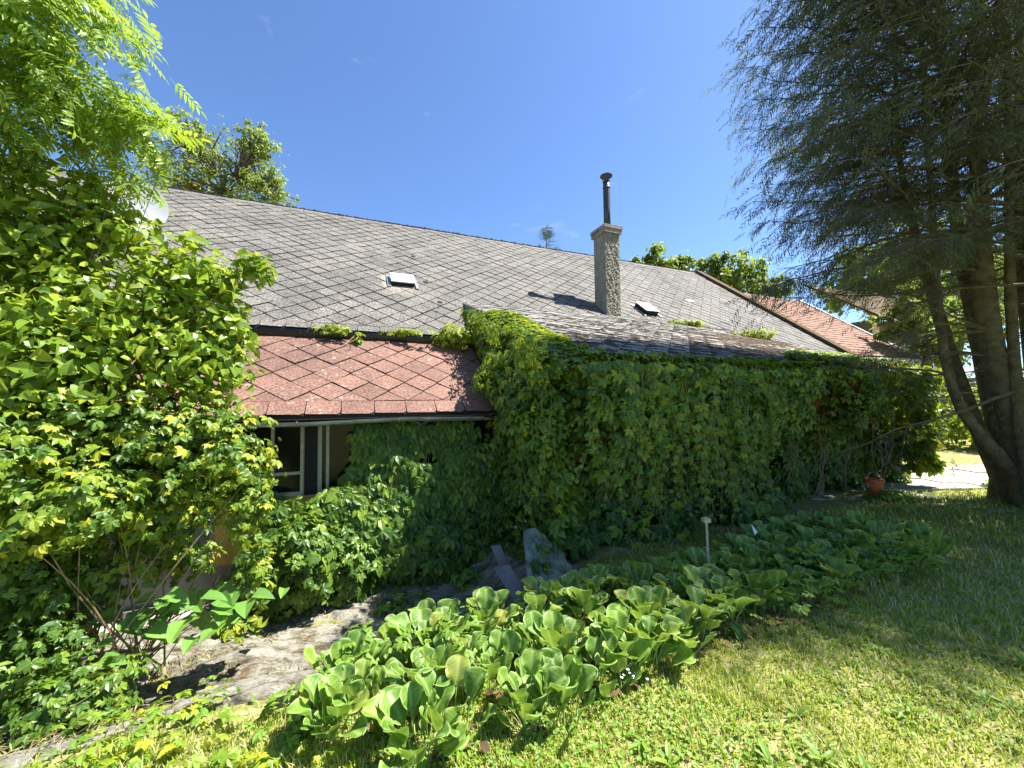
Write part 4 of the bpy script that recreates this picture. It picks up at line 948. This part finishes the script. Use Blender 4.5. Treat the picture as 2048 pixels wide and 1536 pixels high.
# stone slab edge near wall path
a = Acc()
for k in range(14):
    x_ = 5.2 + random.uniform(-.7, 1.6); y_ = 6.0 + random.uniform(-.2, .6); V, T = bl[k % 5]; r_ = random.uniform(.06, .16); m_ = np.diag([r_ * 1.3, r_, r_ * .35, 1]); m_[:3, 3] = (x_, y_, 0); a.inst(V, T, m_[None])
o = struct('path_stones', a, M['paving'], kind='stuff')

# ---------------------------------------------------------------- grass
def grass():
    n = 330000
    # denser near the camera: sample in polar about the camera foot
    r = 1.0 + 11.0 * rng.random(n) ** 2.0; th = rng.uniform(R(-64), R(66), n); x = r * np.sin(th); y = r * np.cos(th)
    s, t = st(x, y)
    lo_ = 2.60 + .20 * np.sin(s * 1.7) + .1 * np.sin(s * 5)
    k = (y > .5) & ~((t > lo_ - .05) & (s < 2.2) & (rng.random(n) < .93)) & (t < 9) & ~((t > 3.35) & (s < 8.45) & (s > 1.6)) & (x > -3) & ~((x > 5.85) & (x < 12.7) & (y > 6.5) & (y < 8.75))
    pn = fbm(x, y, 3, 1.6); k &= rng.random(n) < np.clip(.95 - .55 * (pn - .1), .12, 1)
    x, y, r = x[k], y[k], r[k]; n = len(x)
    h = rng.uniform(.010, .034, n) * (1 + .13 * r) * (1 + .7 * (fbm(x, y, 2, 2.3) > .7)); wd = .0019 * (1 + .28 * r)
    d = rng.normal(size=(n, 2)); d /= np.linalg.norm(d, axis=1)[:, None]; ln = h * rng.uniform(.2, 1.1, n)
    z = gh(x, y); px, py = -d[:, 1] * wd, d[:, 0] * wd
    V = np.zeros((n, 5, 3)); V[:, 0] = np.stack([x - px, y - py, z], 1); V[:, 1] = np.stack([x + px, y + py, z], 1)
    mx_, my_ = x + d[:, 0] * ln * .35, y + d[:, 1] * ln * .35; zm = z + h * .62
    V[:, 2] = np.stack([mx_ - px * .8, my_ - py * .8, zm], 1); V[:, 3] = np.stack([mx_ + px * .8, my_ + py * .8, zm], 1); V[:, 4] = np.stack([x + d[:, 0] * ln, y + d[:, 1] * ln, z + h], 1)
    T = np.array([(0, 1, 3), (0, 3, 2), (2, 3, 4)]); T = (T[None] + (np.arange(n) * 5)[:, None, None]).reshape(-1, 3)
    o = struct('grass', (V.reshape(-1, 3), T), M['grass'], kind='stuff')
    # clover and small weeds
    n = 42000; r = 1.0 + 8 * rng.random(n) ** 1.8; th = rng.uniform(R(-60), R(62), n); x = r * np.sin(th); y = r * np.cos(th); s, t = st(x, y); lo_ = 2.60 + .20 * np.sin(s * 1.7)
    k = (y > .5) & ~((t > lo_ + .1) & (s < 2.2) & (rng.random(n) < .9)) & ~((t > 3.35) & (s < 8.45) & (s > 1.6)) & (fbm(x + 5, y, 3, 1.1) > -.2); x, y = x[k], y[k]
    P = np.stack([x, y, gh(x, y) + rng.uniform(.008, .04, len(x))], 1); Mx = leafy(P, Z, .024, 0, 1, .45); a = Acc(); a.inst(*SIM[0], Mx)
    struct('ground_cover', a, M['elder'], kind='stuff')
    n = 60; 
    Ms = []
    for k in range(70):
        rr = random.uniform(1.3, 4); th_ = R(random.uniform(-15, 55)); x_, y_ = rr * math.sin(th_), rr * math.cos(th_)
        if st(x_, y_)[1] > 2.2 and x_ < 4: continue
        for l in range(6): an = random.random() * 6.28; Ms.append(frames([[x_, y_, float(gh(x_, y_)) + .01]], [[math.cos(an), math.sin(an), random.uniform(.3, 1.3)]], [[0, 0, 1]], random.uniform(.05, .1))[0])
    a = Acc(); a.inst(*strip_leaf(1, .14, 4, .3, .4), np.array(Ms)); struct('lawn_weeds', a, M['elder'], kind='stuff')
grass()
# straw and dry stalks on the rock shelf
n = 5000; s = rng.uniform(-4, 2.1, n); t = rng.uniform(2.6, 4.7, n); k = fbm(s, t, 3, 1.3) > .1; s, t = s[k], t[k]; x, y = s * UX - t * UY, s * UY + t * UX
P = np.stack([x, y, gh(x, y) + .05 + rng.uniform(0, .03, len(x))], 1); Mx = leafy(P, Z, .07, 0, 1, .4); a = Acc(); a.inst(*strip_leaf(1, .045, 3, .2, .3), Mx)
struct('dry_grass', a, leafmat('straw', [(0, (.14, .12, .04)), (1, (.42, .33, .15))], .25, .8), kind='stuff')

# ---------------------------------------------------------------- conifer
def conifer():
    root = thing('conifer', 'huge dark many-stemmed conifer with drooping sprays on the right', 'tree', (7.3, 5.5, 0))
    stems = [  # base, mid points, top; radius
        ([(7.35, 5.45, -.1), (7.15, 5.45, .9), (6.75, 5.4, 2.2), (6.55, 5.3, 4.0), (6.6, 5.2, 6.5), (6.7, 5.1, 9.5), (6.8, 5, 12)], .165),
        ([(7.5, 5.45, .05), (7.1, 5.5, .5), (6.75, 5.5, .9), (6.35, 5.55, 1.5), (6.2, 5.55, 2.6), (6.15, 5.5, 4.2), (6.0, 5.4, 7.5), (6.0, 5.3, 9.5)], .095),
        ([(7.75, 5.3, -.1), (7.6, 5.3, 1.5), (7.2, 5.2, 3.8), (7.0, 5.1, 6.0), (7.1, 4.9, 9), (7.2, 4.8, 12)], .13),
        ([(7.55, 5.9, -.1), (7.45, 6.0, 1.6), (7.2, 6.1, 4.0), (7.1, 6.1, 7), (7.2, 6.0, 10)], .14),
        ([(8.5, 4.9, -.1), (8.6, 4.8, 3), (8.5, 4.6, 7), (8.4, 4.5, 11.5)], .16),
        ([(7.8, 5.3, -.1), (7.75, 5.1, 3), (7.5, 4.9, 6.5), (7.4, 4.8, 10)], .09), ([(8.0, 5.8, -.1), (7.8, 5.8, 3), (7.6, 5.7, 7), (7.5, 5.6, 11)], .10), ([(7.25, 5.4, -.1), (6.95, 5.3, 1.2), (6.8, 5.2, 3.0), (6.85, 5.1, 6), (7.0, 5.0, 10)], .09),
        ([(7.6, 5.85, -.1), (7.15, 6.0, 1.2), (6.85, 6.2, 3.2), (6.5, 6.3, 5.5), (6.5, 6.2, 8.5)], .12)]
    lines = []
    for pts, r in stems:
        P = np.array(pts); q = np.linspace(0, len(P) - 1, 26); Pi = np.stack([np.interp(q, range(len(P)), P[:, k]) for k in range(3)], 1)
        for _ in range(3): Pi[1:-1] = (Pi[:-2] + 2 * Pi[1:-1] + Pi[2:]) / 4
        lines.append(Pi); a = Acc(); rr = r * (1 - .85 * np.linspace(0, 1, 26)) * (1 + .9 * np.exp(-np.linspace(0, 26, 26) / 1.6))
        k = 14; a.tube(Pi, rr, k, False); V, T = a.arr(); c = np.repeat(Pi, k, 0); V = c + (V - c) * (1 + .10 * fbm(V[:, 0] * 9 + V[:, 1] * 7, V[:, 2] * 1.2, 3, 1.5))[:, None]
        part(root, 'trunk', (V, T), M['bark'], True)
    C = np.array([7.25, 4.75]); live = []; dead = []; nb_ = 0; big = Acc(); twigs = Acc()
    for b_ in range(760):
        Pi = lines[random.choice([0, 0, 1, 2, 2, 3, 4, 4, 5])]; h = 1.7 + 10.0 * random.random() ** .9; i_ = int(np.argmin(np.abs(Pi[:, 2] - h))); p0 = Pi[i_].copy(); h = p0[2]
        if h < 1.3: continue
        an = random.uniform(0, 2 * math.pi) if random.random() < .6 else random.gauss(math.pi, .7); d = np.array([math.cos(an), math.sin(an)])
        if h < 3.6 and random.random() < .6: continue
        if h < 3.4 and d[1] < -.2 and p0[0] < 8: continue
        # distance to the crown's outline
        f_ = 1.0 - .72 * sstep((h - 6.3) / 6.0); rx, ry = 3.95 * f_, 2.3 * f_
        if h < 3.2: rx *= .95; ry *= .8
        o_ = p0[:2] - C; A = (d[0] / rx) ** 2 + (d[1] / ry) ** 2; B = 2 * (o_[0] * d[0] / rx ** 2 + o_[1] * d[1] / ry ** 2); Cc = (o_[0] / rx) ** 2 + (o_[1] / ry) ** 2 - 1
        disc = B * B - 4 * A * Cc
        if disc <= 0: continue
        L = (-B + math.sqrt(disc)) / (2 * A)
        if L < .5: continue
        L *= random.uniform(.72, 1.04); D3 = np.array([d[0], d[1], 0]); rise = random.uniform(-.05, .35)
        q = np.linspace(0, 1, 10); side = np.array([-d[1], d[0], 0]); bend = random.gauss(0, .12)
        pts = p0 + D3 * L * q[:, None] + Z * (L * (rise * q - .33 * q ** 2 + .14 * q ** 4))[:, None] + side * (bend * L * q ** 2)[:, None]
        pts[1:] += np.cumsum(rng.normal(size=(9, 3)) * .028 * L / 3, 0); (big if L > 1.5 else twigs).tube(pts, np.linspace(.008 + .006 * L, .003, 10), 4, False)
        isdead = h < 3.7 or random.random() < .10
        st_ = .12
        for u_ in np.arange((.5 if d[1] < .1 else .3) if L > 1 else .15, 1.0, st_ / L):
            k = u_ * 9; i0 = min(8, int(k)); pp = pts[i0] + (pts[i0 + 1] - pts[i0]) * (k - i0); tg = unit(pts[i0 + 1] - pts[i0])
            for sg in (-1, 1):
                if random.random() < (.35 if not isdead else .72): continue
                l2 = random.uniform(.25, .85) * (1.05 - .5 * u_); dd = unit(tg * .75 + sg * side * random.uniform(.4, 1.0) - Z * random.uniform(0, .45) + rng.normal(size=3) * .1)
                tip = pp + dd * l2 - Z * .12 * l2
                twigs.tube([pp, pp + dd * l2 * .5, tip], [.005, .0035, .002], 3, False)
                m2 = max(2, int(l2 / .14))
                for w_ in range(m2 + 1):
                    f2 = (w_ + random.random()) / m2; p3 = pp + dd * l2 * f2 - Z * .12 * l2 * f2 * f2; y = unit(dd + rng.normal(size=3) * .35 - Z * .45)
                    (dead if isdead and random.random() < .75 else live).append((p3, y, random.uniform(.15, .30)))
    def mm(lst, mult=1):
        P = np.array([q[0] for q in lst]); Y = np.array([q[1] for q in lst]); s_ = np.array([q[2] for q in lst]); return frames(P, Y, Z + rng.normal(size=P.shape) * .5, s_ * mult)
    print('sprays', len(live), len(dead))
    if len(live) > 31000: live = [live[k] for k in rng.choice(len(live), 31000, False)]
    part(root, 'branches', big, M['bark'], kind='stuff'); part(root, 'twigs', twigs, M['twig'], kind='stuff')
    scatter(root, 'spray', SPR, mm(live), M['needle'], 0, 'crown'); scatter(root, 'spray', SPR, mm(dead[:9000], .8), M['dead'], 0, 'dead_foliage')
conifer()
def shade_conifer():                          # unseen tree added right of the picture to shade lawn and bed
    root = thing('conifer', 'unseen second conifer added right of the many-stemmed one to shade the lawn', 'tree', (10.6, 3.7, 0)); a = Acc()
    a.tube([(10.6, 3.7, -.1), (10.5, 3.7, 3), (10.5, 3.6, 8), (10.5, 3.6, 12.5)], [.3, .22, .12, .02], 12); part(root, 'trunk', a, M['bark'], True); b = Acc(); L_ = []
    for k in range(230):
        h = random.uniform(2.2, 12); an = random.random() * 6.28; rr = (2.6 if math.cos(an) > -.3 else 2.9) * (1 - .85 * sstep((h - 4) / 9)) * random.uniform(.75, 1.05); d = np.array([math.cos(an), math.sin(an) * .85, 0])
        p0 = np.array([10.5, 3.65, h]); q = np.linspace(0, 1, 8)[:, None]; pts = p0 + d * rr * q + Z * (.2 * q - .45 * q * q) * rr; b.tube(pts, np.linspace(.03, .005, 8), 4, False)
        for w_ in range(int(rr / .045)):
            k_ = random.uniform(.1, 1) * 7; i0 = min(6, int(k_)); pp = pts[i0] + (pts[i0 + 1] - pts[i0]) * (k_ - i0); L_.append((pp + rng.normal(size=3) * np.array([.16, .16, .1]), unit(d + rng.normal(size=3) * .7 - Z * .3)))
    part(root, 'branches', b, M['bark'], kind='stuff')
    P = np.array([q[0] for q in L_]); Y = np.array([q[1] for q in L_]); print('shade', len(P))
    scatter(root, 'spray', [spray(60 + k, 4, .45, .09) for k in range(3)], frames(P, Y, Z + rng.normal(size=P.shape) * .5, .38), M['needle'], 0, 'crown')
shade_conifer()

# ---------------------------------------------------------------- trees behind
def bg_tree(label, base, clumps, n, size, mat, trunk_r=.18):
    root = thing('tree', label, 'tree', base, 'trees behind the roofs'); P = []; O = []
    tr = Acc(); c0 = np.mean([c for c, r in clumps], 0); tr.tube([np.array(base), np.array(base) * .3 + c0 * .7 - Z * .5, c0], [trunk_r, trunk_r * .7, trunk_r * .3], 8)
    part(root, 'trunk', tr, M['bark2']); br = Acc()
    for c, r in clumps:
        c = np.array(c, float); sub = [(c + rdir(1)[0] * r * random.uniform(.35, 1.0), r * random.uniform(.10, .20)) for _ in range(48)]
        for sc_, sr in sub:
            m_ = int(n / len(clumps) / 48); d = rdir(m_); P.append(sc_ + d * sr * 1.7 * rng.uniform(0, 1, (m_, 1)) ** .8); O.append(d); br.tube([c0 * .5 + c * .5 - Z * .4, c * .5 + sc_ * .5, sc_], [.05, .03, .01], 4, False)
    P = np.concatenate(P); O = np.concatenate(O); part(root, 'branch', br, M['bark2'], kind='stuff')
    scatter(root, 'leaf', SIM, leafy(P, O, size, .4, .7, .6), mat, 0, 'crown')
def far(px, py, y): return np.array([(px - 1024) / 770 * y, y, 1.6 + (800 - py) / 770 * y])
bg_tree('bright green tree rising behind the left end of the ridge', (-12.4, 17, -.5), [(far(400, 300, 17), 1.9), (far(480, 320, 17), 1.9), (far(370, 260, 17), 1.2), (far(530, 360, 17), 1.1), (far(440, 380, 17), 2.2), (far(350, 360, 17), 2.0), (far(500, 270, 17), .9)], 7500, .14, M['far'])
bg_tree('green tree top peeping over the ridge left of the conifer', (10, 26, -.5), [(far(1320, 535, 26), 1.4), (far(1360, 545, 26), 1.2), (far(1290, 540, 26), .9)], 4200, .26, M['far'])
bg_tree('yellowish tree behind the gable end of the grey roof', (14, 24, -.5), [(far(1430, 545, 24), 1.2), (far(1480, 560, 24), 1.7), (far(1540, 590, 24), 1.6)], 5200, .26, M['far'])
bg_tree('leafy tree behind the orange-tiled outbuilding', (24, 24, -.5), [(far(1750, 560, 24), 2.5), (far(1850, 520, 24), 3), (far(1950, 580, 24), 3), (far(2050, 560, 24), 3)], 9000, .32, M['far'])
sp = thing('spruce', 'dark spruce tip showing above the middle of the ridge', 'tree', far(1100, 800, 25) * np.array([1, 1, 0])); a = Acc(); top = far(1097, 443, 25); a.tube([top * np.array([1, 1, 0]), top], [.2, .01], 6); part(sp, 'trunk', a, M['bark2'])
Ms = []
for k in range(110):
    z = random.uniform(.1, 4) ** 1; L = .15 + z * .42 * random.uniform(.6, 1); an = random.random() * 6.28; d = np.array([math.cos(an), math.sin(an), .25])
    for q in range(6): Ms.append(frames([top - Z * z + d * L * q / 6], [d + rng.normal(size=3) * .3], [Z + rng.normal(size=3) * .3], .30)[0])
scatter(sp, 'spray', SPR, np.array(Ms), M['dark_needle'], 0, 'crown')
bg_tree('tree standing between the outbuilding and the cottage', (13.6, 13.4, -.5), [(far(1815, 650, 13.5), .9), (far(1880, 690, 13.5), 1.0), (far(1850, 600, 13.5), .7), (far(1940, 640, 13.5), 1.2)], 4200, .17, M['far'])
# dark hedge and shrubs behind the far lawn
for k, (x_, y_, r_, lb) in enumerate([(12.3, 12.2, 1.3, 'dark shrub in shade at the back of the far lawn'), (14.2, 11.2, 1.5, 'second dark shrub in the shade beside the conifer trunks'), (10.2, 13.2, 1.1, 'low dark shrub beyond the corner of the extension'), (17, 10.5, 1.9, 'dark shrub far right behind the conifer trunks')]):
    mound('garden_shrub', lb, 'shrub', (x_, y_, 0), [((x_, y_, .6 * r_), (r_, r_ * .7, r_ * .9))], 2200, SIM, M['lilac'], .16, limit=0)
mound('paving_weeds', 'sunlit weeds at the foot of the conifer beside the paving', 'plant', (8.3, 6.6, 0), [((8.35, 6.5, .08), (.45, .25, .16))], 260, TER, M['elder'], .14, up=1.2)
mound('corner_plant', 'pale sunlit plant at the far corner of the creeper wall', 'plant', (5.9, 6.1, 0), [((5.75, 5.95, .07), (.32, .2, .12))], 160, TER, M['elder'], .13, up=1.2)
import collections
cc = collections.Counter()
for m in bpy.data.meshes: cc[m.name.split('.')[0] + ' ' + m.materials[0].name] += len(m.polygons)
print(cc.most_common(8))
print('objects', len(sc.objects), 'tris', sum(len(m.polygons) for m in bpy.data.meshes))
